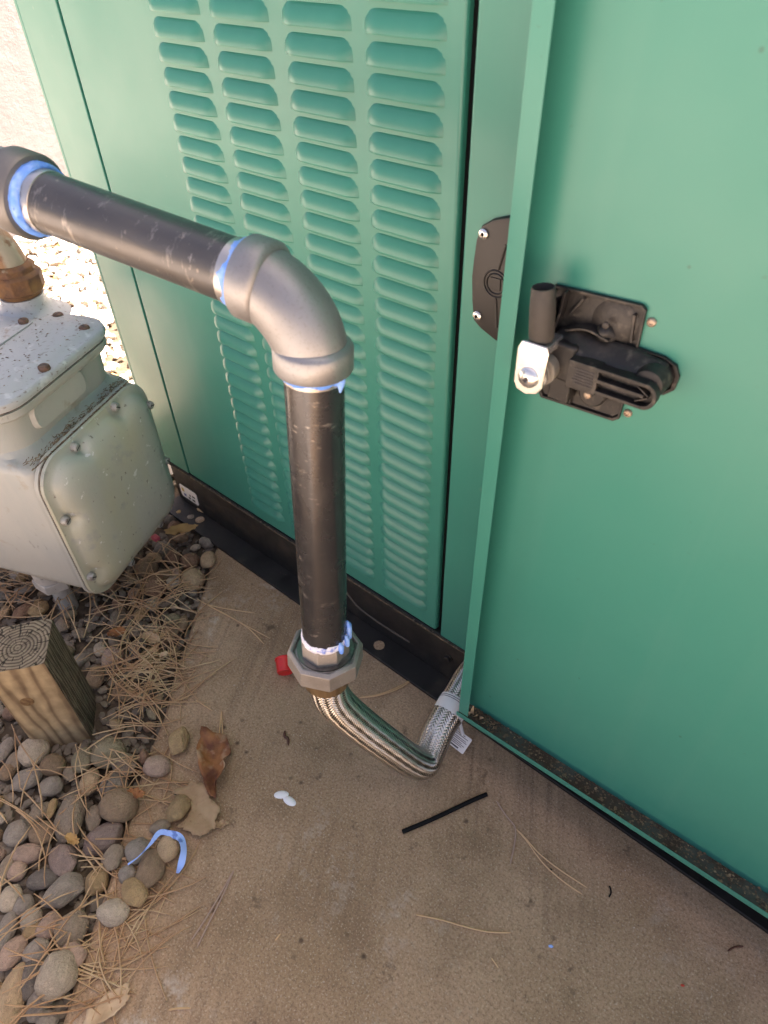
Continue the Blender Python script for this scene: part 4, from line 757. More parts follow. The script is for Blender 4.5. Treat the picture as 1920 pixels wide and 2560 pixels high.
# ================================================================== WOOD POST
def woodmat(name, kind):
    M = bpy.data.materials.new(name); M.use_nodes = True; nt = M.node_tree; N = nt.nodes; L = nt.links; bs = N['Principled BSDF']
    tc = N.new('ShaderNodeTexCoord'); mp = N.new('ShaderNodeMapping'); L.new(tc.outputs['Object'], mp.inputs[0])
    wv = N.new('ShaderNodeTexWave'); rp = N.new('ShaderNodeValToRGB'); bs.inputs['Roughness'].default_value = 0.8; bs.inputs['Specular IOR Level'].default_value = 0.25
    bump = N.new('ShaderNodeBump'); bump.inputs['Strength'].default_value = 0.6; bump.inputs['Distance'].default_value = 0.002
    if kind == 'end':
        wv.wave_type = 'RINGS'; wv.rings_direction = 'Z'; wv.inputs['Scale'].default_value = 46; wv.inputs['Distortion'].default_value = 3.5; wv.inputs['Detail Scale'].default_value = 0.7
        mp.inputs['Location'].default_value = (0.004, 0.0, 0)
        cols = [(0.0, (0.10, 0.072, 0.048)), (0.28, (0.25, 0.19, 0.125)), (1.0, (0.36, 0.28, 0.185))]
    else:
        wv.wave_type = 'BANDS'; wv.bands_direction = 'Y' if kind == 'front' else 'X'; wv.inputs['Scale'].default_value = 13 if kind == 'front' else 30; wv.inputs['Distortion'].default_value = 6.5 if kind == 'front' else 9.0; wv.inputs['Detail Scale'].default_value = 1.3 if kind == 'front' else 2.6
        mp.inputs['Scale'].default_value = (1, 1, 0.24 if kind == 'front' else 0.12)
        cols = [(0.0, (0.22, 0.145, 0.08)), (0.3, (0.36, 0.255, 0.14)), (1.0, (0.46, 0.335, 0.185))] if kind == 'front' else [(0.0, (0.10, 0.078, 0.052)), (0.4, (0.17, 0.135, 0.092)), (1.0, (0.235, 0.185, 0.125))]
        if kind == 'side': bump.inputs['Strength'].default_value = 0.9
    wv.inputs['Detail'].default_value = 3
    L.new(mp.outputs[0], wv.inputs[0]); L.new(wv.outputs['Fac'], rp.inputs[0])
    while len(rp.color_ramp.elements) < 3: rp.color_ramp.elements.new(0.5)
    for e, (p, c) in zip(rp.color_ramp.elements, cols): e.position = p; e.color = (*c, 1)
    cur = rp.outputs[0]
    nz = N.new('ShaderNodeTexNoise'); nz.inputs['Scale'].default_value = 40; nz.inputs['Detail'].default_value = 6
    mx = N.new('ShaderNodeMix'); mx.data_type = 'RGBA'; mx.blend_type = 'MULTIPLY'; mx.inputs[0].default_value = 0.7
    mr = N.new('ShaderNodeMapRange'); mr.inputs[1].default_value = 0.3; mr.inputs[2].default_value = 0.7; mr.inputs[3].default_value = 0.6; mr.inputs[4].default_value = 1.15
    L.new(tc.outputs['Object'], nz.inputs['Vector']); L.new(nz.outputs['Fac'], mr.inputs[0]); L.new(cur, mx.inputs[6]); L.new(mr.outputs[0], mx.inputs[7]); cur = mx.outputs[2]
    if kind == 'end':          # radial drying checks
        sp = N.new('ShaderNodeSeparateXYZ'); L.new(mp.outputs[0], sp.inputs[0]); at = N.new('ShaderNodeMath'); at.operation = 'ARCTAN2'; L.new(sp.outputs[1], at.inputs[0]); L.new(sp.outputs[0], at.inputs[1])
        n1 = N.new('ShaderNodeTexNoise'); n1.noise_dimensions = '2D'; n1.inputs['Scale'].default_value = 1.0; n1.inputs['Detail'].default_value = 2
        ln = N.new('ShaderNodeVectorMath'); ln.operation = 'LENGTH'; cx = N.new('ShaderNodeCombineXYZ'); L.new(sp.outputs[0], cx.inputs[0]); L.new(sp.outputs[1], cx.inputs[1]); L.new(cx.outputs[0], ln.inputs[0])
        m1 = N.new('ShaderNodeMath'); m1.operation = 'MULTIPLY'; m1.inputs[1].default_value = 9; L.new(at.outputs[0], m1.inputs[0])
        m2 = N.new('ShaderNodeMath'); m2.operation = 'MULTIPLY'; m2.inputs[1].default_value = 45; L.new(ln.outputs['Value'], m2.inputs[0])
        c2 = N.new('ShaderNodeCombineXYZ'); L.new(m1.outputs[0], c2.inputs[0]); L.new(m2.outputs[0], c2.inputs[1]); L.new(c2.outputs[0], n1.inputs['Vector'])
        r2 = N.new('ShaderNodeMapRange'); r2.inputs[1].default_value = 0.34; r2.inputs[2].default_value = 0.40; r2.inputs[3].default_value = 0.2; r2.inputs[4].default_value = 1; L.new(n1.outputs['Fac'], r2.inputs[0])
        m3 = N.new('ShaderNodeMix'); m3.data_type = 'RGBA'; m3.blend_type = 'MULTIPLY'; m3.inputs[0].default_value = 1; L.new(cur, m3.inputs[6]); L.new(r2.outputs[0], m3.inputs[7]); cur = m3.outputs[2]
    L.new(cur, bs.inputs['Base Color']); L.new(wv.outputs['Fac'], bump.inputs['Height']); L.new(bump.outputs[0], bs.inputs['Normal'])
    return M
PS = 0.108; pc1 = Vector((-0.928, 0.1285, 0)); pe1 = Vector((-0.8, 0.6, 0)); pe2 = Vector((-0.6, -0.8, 0))
pcen = pc1 + pe1*PS/2 + pe2*PS/2
import bmesh
bm = bmesh.new(); h = PS/2
NG = 12
vs = {}
# local x = along pe1, local y = along pe2 (negative y face is the grey side, negative x face is the fresh one)
prof = []
for i in range(4*NG):
    s_, t_ = divmod(i, NG); u = -h + 2*h*t_/NG
    prof.append([(u, -h), (h, u), (-u, h), (-h, -u)][s_])
rings = []
for z in [-0.06, 0.0, 0.06, 0.12, 0.18, 0.225, 0.243, 0.2475]:
    f = 0.985 if z > 0.246 else 1.0
    ring = []
    for i, (x, y) in enumerate(prof):
        q = 0.0016*noise.noise((x*60, y*60, z*6)) if i % NG else -0.002
        k = (1 + q/h) * f
        # knocked off far corners
        ring.append(bm.verts.new((x*k, y*k, z + (0.0025*noise.noise((x*45, y*45, 1)) if z > 0.24 else 0))))
    rings.append(ring)
for k in range(len(rings)-1):
    for i in range(4*NG):
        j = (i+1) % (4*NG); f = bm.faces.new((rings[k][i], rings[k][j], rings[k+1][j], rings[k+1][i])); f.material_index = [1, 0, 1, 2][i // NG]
cv = bm.verts.new((0.0, 0.0, 0.247))
for i in range(4*NG):
    f = bm.faces.new((rings[-1][i], rings[-1][(i+1) % (4*NG)], cv)); f.material_index = 0
me = bpy.data.meshes.new('wood_post'); 
bmesh.ops.recalc_face_normals(bm, faces=bm.faces); bm.to_mesh(me); bm.free()
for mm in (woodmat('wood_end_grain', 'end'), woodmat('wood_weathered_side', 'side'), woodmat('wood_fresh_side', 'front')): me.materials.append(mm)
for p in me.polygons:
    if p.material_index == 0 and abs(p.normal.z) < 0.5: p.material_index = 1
    p.use_smooth = True
me.set_sharp_from_angle(angle=math.radians(40))
post = bpy.data.objects.new('wood_post', me); col.objects.link(post); post.location = pcen
post.rotation_euler = (0, 0, math.atan2(0.6, -0.8))
# which local face looks where: local x -> pe1, local y -> perpendicular (left of pe1)
tag(post, 'short square timber post with cracked end grain among the pebbles', 'post')
b = MB(); 
wm = Matrix.Translation(pcen) @ Matrix.Rotation(math.atan2(0.6, -0.8), 4, 'Z')
def kn(x, z): return wm @ Vector((-h - 0.0007, x, z))
ks = [kn(0.012 + 0.010*math.cos(q)*1.25, 0.150 + 0.013*math.sin(q)) for q in [2*math.pi*i/20 for i in range(20)]]
ki = [kn(0.012 + 0.004*math.cos(q), 0.150 + 0.005*math.sin(q)) + wm.to_3x3() @ Vector((-0.0012, 0, 0)) for q in [2*math.pi*i/20 for i in range(20)]]
b.loft([ks, ki]); kno = b.build('knot', mat('wood_knot', (0.14, 0.075, 0.03), 0.7, layers=[dict(scale=150, lo=0.4, hi=0.6, col=(0.26, 0.15, 0.06), fac=0.8)]), None, smooth=50)
kno.parent = post; kno.matrix_parent_inverse = wm.inverted()

# ================================================================== PEBBLES
def pebble_mesh(seed, angular):
    bm = bmesh.new(); bmesh.ops.create_icosphere(bm, subdivisions=3, radius=1.0); random.seed(seed)
    cuts = [(Vector((random.gauss(0,1), random.gauss(0,1), random.gauss(0,1))).normalized(), random.uniform(0.58, 0.84) if angular else random.uniform(0.78, 0.92)) for _ in range(12 if angular else 4)]
    for v in bm.verts:
        d = v.co.normalized(); r = 1 + 0.14*noise.noise(d*1.1 + Vector((seed*3.1, 0, 0))) + 0.05*noise.noise(d*3 + Vector((0, seed, 0)))
        p = d*r
        for n_, k in cuts:
            e = p.dot(n_) - k
            if e > 0: p -= n_*e*(0.88 if angular else 0.6)
        if angular: p *= 1 + 0.03*noise.noise(d*6 + Vector((seed, 1, 2)))
        v.co = p
    me = bpy.data.meshes.new('pebble'); bm.to_mesh(me); bm.free()
    for p in me.polygons: p.use_smooth = True
    return me
round_me = [pebble_mesh(i, False) for i in range(7)]; ang_me = [pebble_mesh(50 + i, True) for i in range(6)]
_cache = {}
def peb_data(i, ang, c):
    k = (i, ang, c)
    if k not in _cache:
        me = (ang_me[i % 6] if ang else round_me[i % 7]).copy(); me.materials.append(m_peb[c]); _cache[k] = me
    return _cache[k]
WORD = {'lg': 'pale grey', 'tan': 'tan', 'dk': 'dark grey', 'pk': 'pinkish', 'br': 'brown', 'gb': 'grey-brown', 'gr': 'grey', 'mv': 'mauve-grey', 'gd': 'golden-brown', 'ol': 'olive-grey', 'rd': 'reddish-brown', 'wh': 'whitish'}
SPECIAL = {0: 'large round pale pebble at the lower left, the roundest of all', 1: 'long upright tan stone cut off by the lower left corner', 5: 'big round brown pebble left of the dry oak leaf', 10: 'angular mauve-grey stone with ridged face below the big brown pebble', 15: 'pointed light grey slab-like stone lying on its edge in the gravel bed', 6: 'large long grey-brown stone left of the big round brown pebble', 14: 'brown pebble just below the blue plastic strip', 13: 'tan pebble framed by the blue plastic strip', 18: 'pale oval pebble near the slab edge with a lighter top', 2: 'dark grey upright pebble touching the large round pale pebble', 3: 'pinkish oval pebble above the large round pale pebble',
  39: 'golden-brown pebble lying alone on the concrete right of the timber post', 40: 'flat pinkish pebble at the concrete edge below the lone pebble', 42: 'olive-grey flat stone just right of the timber post foot', 57: 'egg-shaped tan pebble lying on the concrete by the black skid', 60: 'whitish broken stone under the gas meter cover', 59: 'reddish-brown angular stone under the gas meter cover', 58: 'round rough tan pebble below the egg-shaped pebble'}
placed = []; STONES = []
ANG = {'mv', 'gd', 'rd', 'wh', 'gb'}
random.seed(11)
for i, (x, y, ra, rb, yaw, c) in enumerate(PEBBLES):
    hgt = min(ra, rb) * (0.95 if i == 0 else random.uniform(0.72, 0.9)); ang = c in ANG or i in (15, 46, 50)
    z = (0.004 if gdist(x, y) > 0.02 else hgt*0.82); z = max(z, -0.004 + hgt*(0.85 if i == 0 else 0.55))
    o = bpy.data.objects.new('pebble', peb_data(i, ang, c)); col.objects.link(o); o.location = (x, y, z); o.scale = (ra*1.04, rb*1.04, hgt)
    o.rotation_euler = (random.uniform(-.18, .18), random.uniform(-.18, .18), yaw)
    tag(o, SPECIAL.get(i), 'pebble', 'river pebbles'); STONES.append((o, x, y, max(ra, rb), c))
    placed.append((x, y, max(ra, rb)*0.5 + min(ra, rb)*0.5, z))
# view test, so that only stones the picture can show are made one by one
def view(x, y, z=0.0):
    v = Vector((x, y, z - 1.25)); w_ = v.dot(fwd)
    return (960 + 1678*v.dot(right)/w_, 1280 + 1678*v.dot(down)/w_) if w_ > 0.05 else (9e9, 9e9)
random.seed(23)
keys = ['gb', 'gr', 'br', 'tan', 'lg', 'gd', 'dk', 'pk', 'ol', 'rd']; cnt = 0
for tries in range(60000):
    if cnt >= 190: break
    x = random.uniform(-2.1, -0.42); y = random.uniform(-0.32, 0.72)
    if gdist(x, y) < 0.015: continue
    px, py = view(x, y)
    if px < -60 or py > 2620 or py < 1100: continue
    if (Vector((x, y, 0)) - pcen).length < 0.10: continue
    r = random.choice((0.012, 0.014, 0.016, 0.018, 0.020, 0.024, 0.028))
    if any((x-a)**2 + (y-b_)**2 < (0.86*(r + rr))**2 for a, b_, rr, _ in placed): continue
    c = random.choice(keys); ra = r*random.uniform(0.9, 1.25); rb = r*random.uniform(0.75, 1.0); hgt = r*random.uniform(0.6, 0.85)
    o = bpy.data.objects.new('pebble', peb_data(random.randrange(42), random.random() < 0.4, c)); col.objects.link(o)
    o.location = (x, y, random.uniform(-0.012, 0.004)); o.scale = (ra, rb, hgt); o.rotation_euler = (random.uniform(-.4, .4), random.uniform(-.4, .4), random.uniform(0, 6.28))
    tag(o, None, 'pebble', 'river pebbles'); STONES.append((o, x, y, r, c)); placed.append((x, y, r, 0)); cnt += 1
# each stone is told by colour, size and the nearest thing one can find
MARKS = [('the large round pale pebble', -0.5876, -0.1329), ('the lone pebble on the concrete', -0.7633, 0.2312), ('the blue plastic strip', -0.61, 0.09), ('the timber post', pcen.x, pcen.y), ('the meter riser pipe', -1.27, 0.27), ('the egg-shaped pebble', -1.1149, 0.5901),
         ('the big round brown pebble', -0.7427, 0.0821), ('the tan oak leaf', -0.635, 0.168), ('the pointed light grey stone', -0.6945, -0.0614), ('the long upright tan stone', -0.6203, -0.1956), ('the whitish broken stone', -1.1298, 0.4868), ('the mauve angular stone', -0.7247, 0.0279), ('the olive-grey flat stone', -0.857, 0.13)]
used = {}
for o, x, y, r, c in STONES:
    if 'label' in o: continue
    px, py = view(x, y); near = sorted(MARKS, key=lambda q: (q[1]-x)**2 + (q[2]-y)**2); lab = None
    size = 'large' if r > 0.029 else 'medium-sized' if r > 0.02 else 'small'
    for nm, mx_, my_ in near[:3]:
        qx, qy = view(mx_, my_); a = math.degrees(math.atan2(qy - py, px - qx)) % 360
        dr = ['right of', 'above and right of', 'above', 'above and left of', 'left of', 'below and left of', 'below', 'below and right of'][int((a + 22.5) // 45) % 8]
        t = '%s %s pebble %s %s' % (size, WORD[c], dr, nm)
        if t not in used: lab = t; break
    if lab is None:
        nm, mx_, my_ = near[0]; qx, qy = view(mx_, my_); a = math.degrees(math.atan2(qy - py, px - qx)) % 360
        dr = ['right of', 'above and right of', 'above', 'above and left of', 'left of', 'below and left of', 'below', 'below and right of'][int((a + 22.5) // 45) % 8]
        t = '%s %s pebble %s %s' % (size, WORD[c], dr, nm); used[t] += 1
        lab = t + ', %s nearest' % ['first', 'second', 'third', 'fourth', 'fifth', 'sixth', 'seventh', 'eighth', 'ninth', 'tenth', 'eleventh', 'twelfth', 'thirteenth', 'fourteenth'][min(13, used[t])]
    else: used[lab] = 0
    o['label'] = lab
# uncountable small stones between and beyond
def stones(name, n, region, rr, zr, mt, label, seed):
    random.seed(seed); b = MB()
    ico = [Vector(v.co) for v in round_me[0].vertices]
    bmx = bmesh.new(); bmesh.ops.create_icosphere(bmx, subdivisions=1, radius=1); bv = [v.co.copy() for v in bmx.verts]; bf = [tuple(v.index for v in f.verts) for f in bmx.faces]; bmx.free(); k = 0
    for _ in range(n*6):
        if k >= n: break
        x = random.uniform(region[0], region[1]); y = random.uniform(region[2], region[3])
        if gdist(x, y) < 0.0 or (x > -1.45 and y > YF - 0.06): continue
        r = random.uniform(*rr); R = Matrix.Rotation(random.uniform(0, 6.28), 3, 'Z') @ Matrix.Rotation(random.uniform(-.4, .4), 3, 'X'); sc = Vector((r*random.uniform(.9, 1.5), r*random.uniform(.7, 1), r*random.uniform(.45, .75))); z = random.uniform(*zr)
        b.add([R @ Vector((v.x*sc.x*random.uniform(.85, 1.12), v.y*sc.y*random.uniform(.85, 1.12), v.z*sc.z)) + Vector((x, y, z)) for v in bv], bf); k += 1
    return tag(b.build(name, mt, smooth=45), label, 'gravel', kind='stuff')
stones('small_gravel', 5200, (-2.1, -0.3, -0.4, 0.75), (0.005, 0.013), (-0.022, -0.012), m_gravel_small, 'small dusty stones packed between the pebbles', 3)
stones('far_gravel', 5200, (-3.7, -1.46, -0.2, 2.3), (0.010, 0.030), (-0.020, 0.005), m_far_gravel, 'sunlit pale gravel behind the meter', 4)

# ================================================================== PINE NEEDLES
def needle(b, pts_, r): b.tube(pts_, [r*0.7] + [r]*(len(pts_)-2) + [r*0.35], 4)
LBL = {'a': 'dark short needle joined to a forked pine needle right of the black strip', 'b': 'upper needle of the long forked pair right of the black strip', 'c': 'lower needle of the long forked pair right of the black strip', 'd': 'single long tan pine needle on the concrete below the black strip',
 'e': 'left needle of the straight pair on the concrete right of the gravel', 'f': 'right needle of the straight pair on the concrete right of the gravel', 'g': 'upper needle of the three-needle bundle near the gravel edge', 'h': 'long lower needle of the three-needle bundle near the gravel edge', 'i': 'forked needle of the bundle on the concrete left of the red cap',
 'j': 'curved orange pine needle running from the hose to the skid', 'k': 'second curved pine needle beside the one under the hose', 'l': 'left of two short needles above the rust-coloured leaf', 'm': 'right of two short needles above the rust-coloured leaf', 'n': 'tiny needle piece lying right of the needle heap', 'o': 'short needle piece on the concrete at the bottom edge', 'p': 'tiny straw-coloured piece in the middle of the concrete', 'q': 'tiny pale needle piece below the single long needle', 'r': 'dark short twig near the right edge of the concrete'}
for k, pl_ in NEEDLES.items():
    q = smoothpath([(x, y, 0.0018 + 0.0015*math.sin(3.1*i/(len(pl_)))) for i, (x, y) in enumerate(pl_)], 5)
    loc = (pl_[0][0], pl_[0][1], 0.0)
    b = MB(); needle(b, q, 0.0014); o = b.build('pine_needle', {'r': m_brownbit, 'a': m_needle_grey, 'e': m_needle_grey, 'f': m_needle_grey}.get(k, m_needle_pale), None, loc=loc, smooth=60)
    tag(o, LBL[k], 'pine needle', 'pine needles on the concrete')
random.seed(31)
b = MB()
def gz(x, y):                       # height on which litter rests
    g = gdist(x, y)
    return 0.0025 if g < -0.01 else 0.004 + 0.024*min(1, (g + 0.01)/0.05)
clusters = [(-1.035, 0.33, 0.09, 0.9, 60), (-0.99, 0.28, 0.07, -0.5, 60), (-0.93, 0.25, 0.06, 0.3, 50), (-0.915, 0.32, 0.05, 1.2, 50), (-1.42, 0.22, 0.12, 0.5, 90), (-1.52, 0.25, 0.12, 0.9, 70), (-0.87, 0.22, 0.05, 0.8, 30), (-0.74, 0.13, 0.07, 0.6, 34), (-0.62, 0.06, 0.06, 0.9, 30),
            (-0.56, -0.02, 0.05, 1.0, 36), (-0.62, -0.06, 0.06, 0.3, 30), (-0.85, 0.04, 0.10, -0.2, 36), (-0.93, 0.07, 0.08, -0.4, 34), (-0.72, -0.10, 0.08, 0.2, 18), (-0.53, -0.10, 0.05, 0.9, 20), (-0.58, -0.16, 0.05, 0.7, 14), (-1.12, 0.40, 0.10, 0.4, 46), (-1.18, 0.50, 0.10, 0.6, 30), (-1.06, 0.47, 0.06, 1.3, 24), (-0.82, 0.12, 0.06, 1.1, 16), (-0.95, -0.01, 0.05, -0.6, 14), (-1.30, 0.30, 0.12, 0.2, 40)]
for cx, cy, sp, a0, n in clusters:
    for k in range(int(n*0.55) + 1):
        x = random.gauss(cx, sp*0.6); y = random.gauss(cy, sp*0.6); a = random.gauss(a0, 0.55) + (math.pi/2 if random.random() < .22 else 0); L_ = random.uniform(0.08, 0.185); kk = random.uniform(-0.9, 0.9)
        pts_ = []; lift = random.uniform(0.001, 0.012)
        bad = False
        for j in range(8):
            t = j/7 - 0.5; aa = a + kk*t; px_ = x + L_*t*math.cos(a + kk*t*0.5); py_ = y + L_*t*math.sin(a + kk*t*0.5)
            if (Vector((px_, py_, 0)) - pcen).length < 0.088 or (px_ > -1.4 and py_ > 0.63): bad = True
            pts_.append((px_, py_, gz(px_, py_) + lift*(1 - 1.5*abs(t)) + random.uniform(-.002, .002)))
        if not bad: needle(b, pts_, random.uniform(0.0009, 0.0015))
tag(b.build('pine_needle_litter', m_needle, None, smooth=60), 'dry orange-brown pine needles strewn over the pebbles', 'pine needles', kind='stuff')
b = MB(); random.seed(77)         # sunlit litter beyond the meter
for k in range(500):
    x = random.uniform(-3.6, -1.5); y = random.uniform(0.3, 2.0)
    a = random.uniform(0, 6.28); r = random.uniform(0.008, 0.03)
    b.add([(x + r*math.cos(a), y + r*math.sin(a), 0.02), (x - 0.4*r*math.sin(a), y + 0.4*r*math.cos(a), 0.028), (x - r*math.cos(a), y - r*math.sin(a), 0.018), (x + 0.4*r*math.sin(a), y - 0.4*r*math.cos(a), 0.03)], [(0,1,2,3)])
tag(b.build('far_leaf_litter', m_leaf_gold, None), 'dry leaf scraps on the sunlit gravel', 'leaf litter', kind='stuff')

# ================================================================== LEAVES AND SMALL THINGS
def leaf(name, outline, z0, mt, label, curl=0.012, seed=0, lift=0.0, cat='leaf'):
    n = len(outline); cx = sum(p[0] for p in outline)/n; cy = sum(p[1] for p in outline)/n
    dense = []
    for i in range(n):
        p, q = outline[i], outline[(i+1) % n]
        for k in range(4): 
            t = k/4; dense.append((p[0] + (q[0]-p[0])*t + 0.0065*noise.noise((i*3+t*5, seed, 0)), p[1] + (q[1]-p[1])*t + 0.0065*noise.noise((i*3+t*5, seed, 7))))
    rings = []
    for f in (1.0, 0.8, 0.55, 0.28):
        rings.append([Vector((cx + (x-cx)*f, cy + (y-cy)*f, z0 + curl*(f**2)*(0.5 + 0.8*noise.noise((x*26, y*26, seed))) + lift*f*abs(noise.noise((x*18, y*18, seed+3))) + 0.0025*noise.noise((x*f*90, y*f*90, seed)))) for x, y in dense])
    b = MB(); b.loft(rings, False, True); o = b.build(name, mt, None, loc=(cx, cy, z0), smooth=60)
    md = o.modifiers.new('thickness', 'SOLIDIFY'); md.thickness = 0.0005
    return tag(o, label, cat)
OAK = [(-0.6721, 0.2005), (-0.6866, 0.1776), (-0.6945, 0.1602), (-0.6751, 0.1656), (-0.6538, 0.1761), (-0.6386, 0.1642), (-0.6298, 0.1442), (-0.6316, 0.1293), (-0.6131, 0.1347), (-0.5848, 0.145), (-0.5788, 0.1599), (-0.5767, 0.1748), (-0.5868, 0.1798), (-0.593, 0.1985), (-0.6076, 0.2003), (-0.6396, 0.2057), (-0.6484, 0.2128)]
leaf('oak_leaf', OAK, 0.012, m_leaf_tan, 'flat tan lobed oak leaf lying over the slab edge', 0.008, 1)
OAK2 = [(-0.7347, 0.2825), (-0.6911, 0.3042), (-0.6629, 0.2877), (-0.6567, 0.2695), (-0.6386, 0.2579), (-0.6359, 0.2342), (-0.6184, 0.2161), (-0.6312, 0.2127), (-0.6732, 0.2293), (-0.7082, 0.2503)]
leaf('oak_leaf', [(-0.66 + (x+0.66)*1.12 - 0.004, 0.255 + (y-0.26)*1.12) for x, y in OAK2], 0.006, m_leaf_rust, 'curled rust-orange leaf standing on the concrete above the tan oak leaf', 0.026, 4, 0.028)
OAK3 = [(-0.5075, -0.1414), (-0.5174, -0.1291), (-0.5153, -0.1155), (-0.5111, -0.0927), (-0.5025, -0.0696), (-0.4907, -0.0684), (-0.4781, -0.0796), (-0.4781, -0.0938), (-0.4826, -0.1162), (-0.4899, -0.1315)]
leaf('oak_leaf', OAK3, 0.004, m_leaf_pale, 'pale tan leaf on the concrete at the bottom edge', 0.008, 6)
def blob(cx, cy, r, a, e, n=9): return [(cx + r*math.cos(q)*math.cos(a) - e*r*math.sin(q)*math.sin(a), cy + r*math.cos(q)*math.sin(a) + e*r*math.sin(q)*math.cos(a)) for q in [2*math.pi*i/n for i in range(n)]]
leaf('dry_leaf', blob(-1.238, 0.606, 0.045, 0.9, 0.38), 0.028, m_leaf_gold, 'golden dry leaf beside the left end of the skid', 0.014, 8)
leaf('dry_leaf', blob(-1.005, 0.345, 0.026, 0.2, 0.5), 0.030, m_leaf_tan, 'small tan leaf in the needle heap right of the post', 0.010, 9)
leaf('dry_leaf', blob(-1.08, 0.305, 0.022, 1.2, 0.6), 0.028, m_leaf_rust, 'small rusty leaf scrap behind the timber post', 0.012, 10)
leaf('dry_leaf', blob(-0.945, 0.335, 0.010, 1.2, 0.8), 0.036, m_leaf_pale, 'tiny cream-coloured leaf scrap on the needle heap', 0.004, 12)
leaf('dry_leaf', blob(-0.73, 0.115, 0.018, 0.6, 0.5), 0.03, m_leaf_rust, 'small brown leaf scrap above the brown pebble', 0.010, 13)
leaf('dry_leaf', blob(-0.745, -0.005, 0.016, 0.2, 0.5), 0.032, m_leaf_gold, 'small orange leaf scrap on the mauve pebble', 0.012, 15)
leaf('dry_leaf', blob(-1.385, 0.15, 0.025, 0.2, 0.6), 0.03, m_leaf_gold, 'yellow leaf scrap at the left edge behind the timber post', 0.008, 16)
leaf('dry_leaf', blob(-0.577, 0.185, 0.013, 1.0, 0.5), 0.004, m_leaf_tan, 'small torn brown leaf piece right of the oak leaf', 0.006, 18)
# blue plastic strip looped over the pebbles
tp_ = smoothpath([(-0.6391, 0.0335, 0.026), (-0.6317, 0.0519, 0.034), (-0.6303, 0.078, 0.040), (-0.636, 0.1004, 0.036), (-0.621, 0.1112, 0.034), (-0.6011, 0.1182, 0.034), (-0.5832, 0.1108, 0.030), (-0.5725, 0.0949, 0.020), (-0.5678, 0.0807, 0.012)], 6)
b = MB(); rings = []
for i, (c, t, a_, b_) in enumerate(frames(tp_)):
    wv = 0.0016 + 0.0045*min(1, i/26) ; tw = 0.9*math.sin(i*0.22); up_ = Vector((0, 0, 1)); sd2 = t.cross(up_).normalized(); d_ = sd2*math.cos(tw) + up_*math.sin(tw); nn_ = t.cross(d_)*0.0004
    rings.append([c + d_*wv + nn_, c - d_*wv + nn_, c - d_*wv - nn_, c + d_*wv - nn_])
b.loft(rings); tag(b.build('plastic_strip', m_tape, None, loc=(-0.61, 0.09, 0.02), smooth=60), 'blue plastic strip looped over pebbles by the slab edge', 'plastic strip')
# black rubber strip
b = MB(); q = smoothpath([(-0.3146, 0.3852, 0.0042), (-0.290, 0.431, 0.0042), (-0.265, 0.482, 0.0042), (-0.250, 0.513, 0.0045), (-0.2358, 0.5397, 0.0042)], 5); b.tube(q, 0.0041, 10); tag(b.build('rubber_strip', m_black, None, loc=(-0.27, 0.46, 0), smooth=50), 'straight black rubber strip lying on the concrete', 'strip')
# red cap lying on its side
rc = Vector((-0.7265, 0.4892, 0.0215)); ax = Vector((0.62, -0.55, -0.20)).normalized()
b = MB(); b.lathe([(0.0180, -0.016), (0.0212, -0.0165), (0.0212, -0.0135), (0.0196, -0.012), (0.0176, 0.014), (0.0158, 0.0160), (0.0152, 0.0150), (0.005, 0.0145)], rc, ax, 32); cp = b.build('red_cap', m_red, None, loc=tuple(rc), smooth=35); tag(cp, 'small red plastic thread cap lying on the concrete behind the union', 'cap')
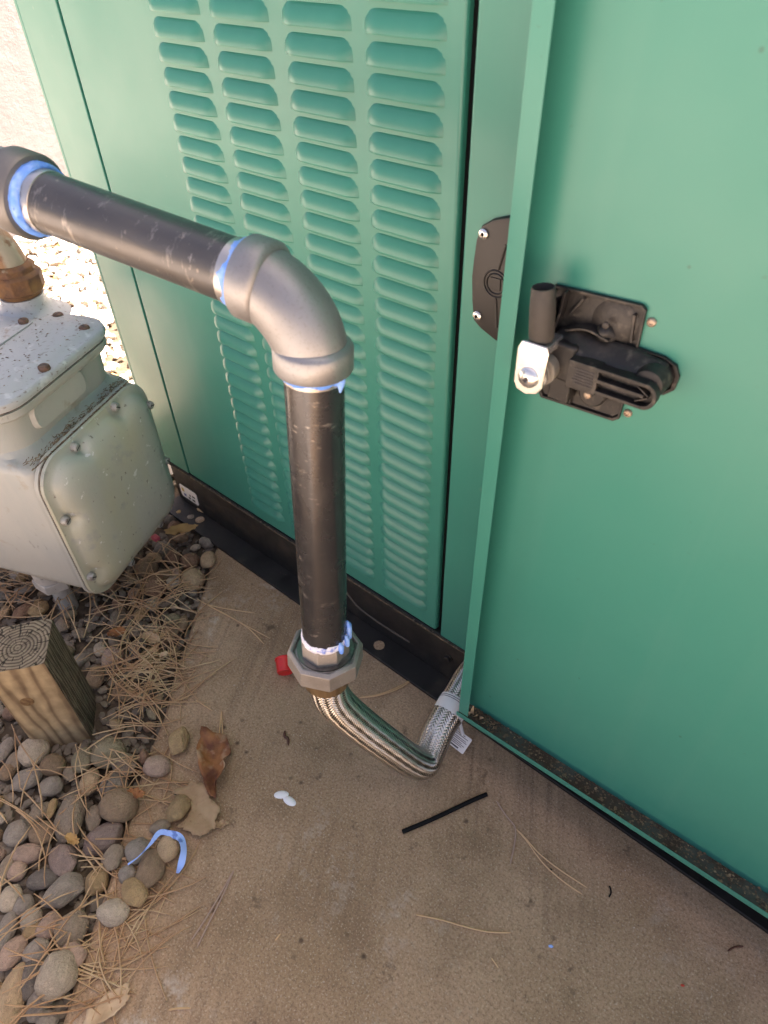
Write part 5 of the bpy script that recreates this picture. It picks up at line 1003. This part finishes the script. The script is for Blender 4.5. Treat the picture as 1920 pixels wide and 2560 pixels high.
# white winged seed: two petals
for i, (x, y, a) in enumerate(((-0.5342, 0.2932, 0.75), (-0.5135, 0.2948, 0.15))):
    b = MB(); oc = blob(x, y, 0.0142, a, 0.55, 16); b.loft([[(p[0], p[1], 0.0012) for p in oc], [(x + (p[0]-x)*0.8, y + (p[1]-y)*0.8, 0.0032) for p in oc], [(x + (p[0]-x)*0.3, y + (p[1]-y)*0.3, 0.0040) for p in oc]])
    o = b.build('white_petal', m_white, None, loc=(x, y, 0), smooth=60); tag(o, ('left' if i == 0 else 'right') + ' one of two touching white petals on the concrete', 'petal', 'white petals')
b = MB(); b.tube(smoothpath([(-0.6235, 0.388, 0.003), (-0.615, 0.3795, 0.004), (-0.6065, 0.380, 0.004), (-0.596, 0.3705, 0.003)], 5), [0.0015, 0.002, 0.0026, 0.003, 0.003, 0.003, 0.003, 0.003, 0.003, 0.003, 0.003, 0.0028, 0.0025, 0.002, 0.0015, 0.001], 8); tag(b.build('catkin_husk', m_brownbit, None, loc=(-0.61, 0.38, 0), smooth=60), 'dark reddish-brown husk lying on the concrete left of the hose', 'husk')
def scrap(name, c, r, mt, label):
    b = MB(); o_ = blob(c[0], c[1], r, 0.6, 0.6, 5); b.loft([[(p[0], p[1], 0.0006) for p in o_], [(p[0]*.5 + c[0]*.5, p[1]*.5 + c[1]*.5, 0.0022) for p in o_]]); tag(b.build(name, mt, None, loc=(c[0], c[1], 0)), label, 'scrap')
scrap('plastic_scrap', (-0.0196, 0.3998), 0.0045, m_tape, 'tiny blue plastic scrap on the concrete at lower right')
scrap('paper_scrap', (0.1624, 0.4835), 0.0035, m_redbit, 'tiny red scrap on the concrete near the bottom right')
scrap('bark_crumb', (-0.0782, 0.5008), 0.0035, m_black, 'tiny black crumb between the forked pine needles')
b = MB(); b.tube(smoothpath([(0.012, 0.541, 0.002), (0.018, 0.534, 0.003), (0.019, 0.525, 0.002)], 4), 0.0013, 6); tag(b.build('curled_twig', m_black, None, loc=(0.015, 0.53, 0), smooth=60), 'tiny black curled twig right of the forked needles', 'twig')
b = MB(); b.box((-1.262, 0.560, 0.028), (-1.242, 0.576, 0.040), Matrix.Rotation(0.02, 4, 'Z')); tag(b.build('plastic_scrap', m_pinkbit, None, loc=(-1.25, 0.57, 0.03), bevel=0.003), 'small pink scrap in the gravel beside the gas meter cover', 'scrap')
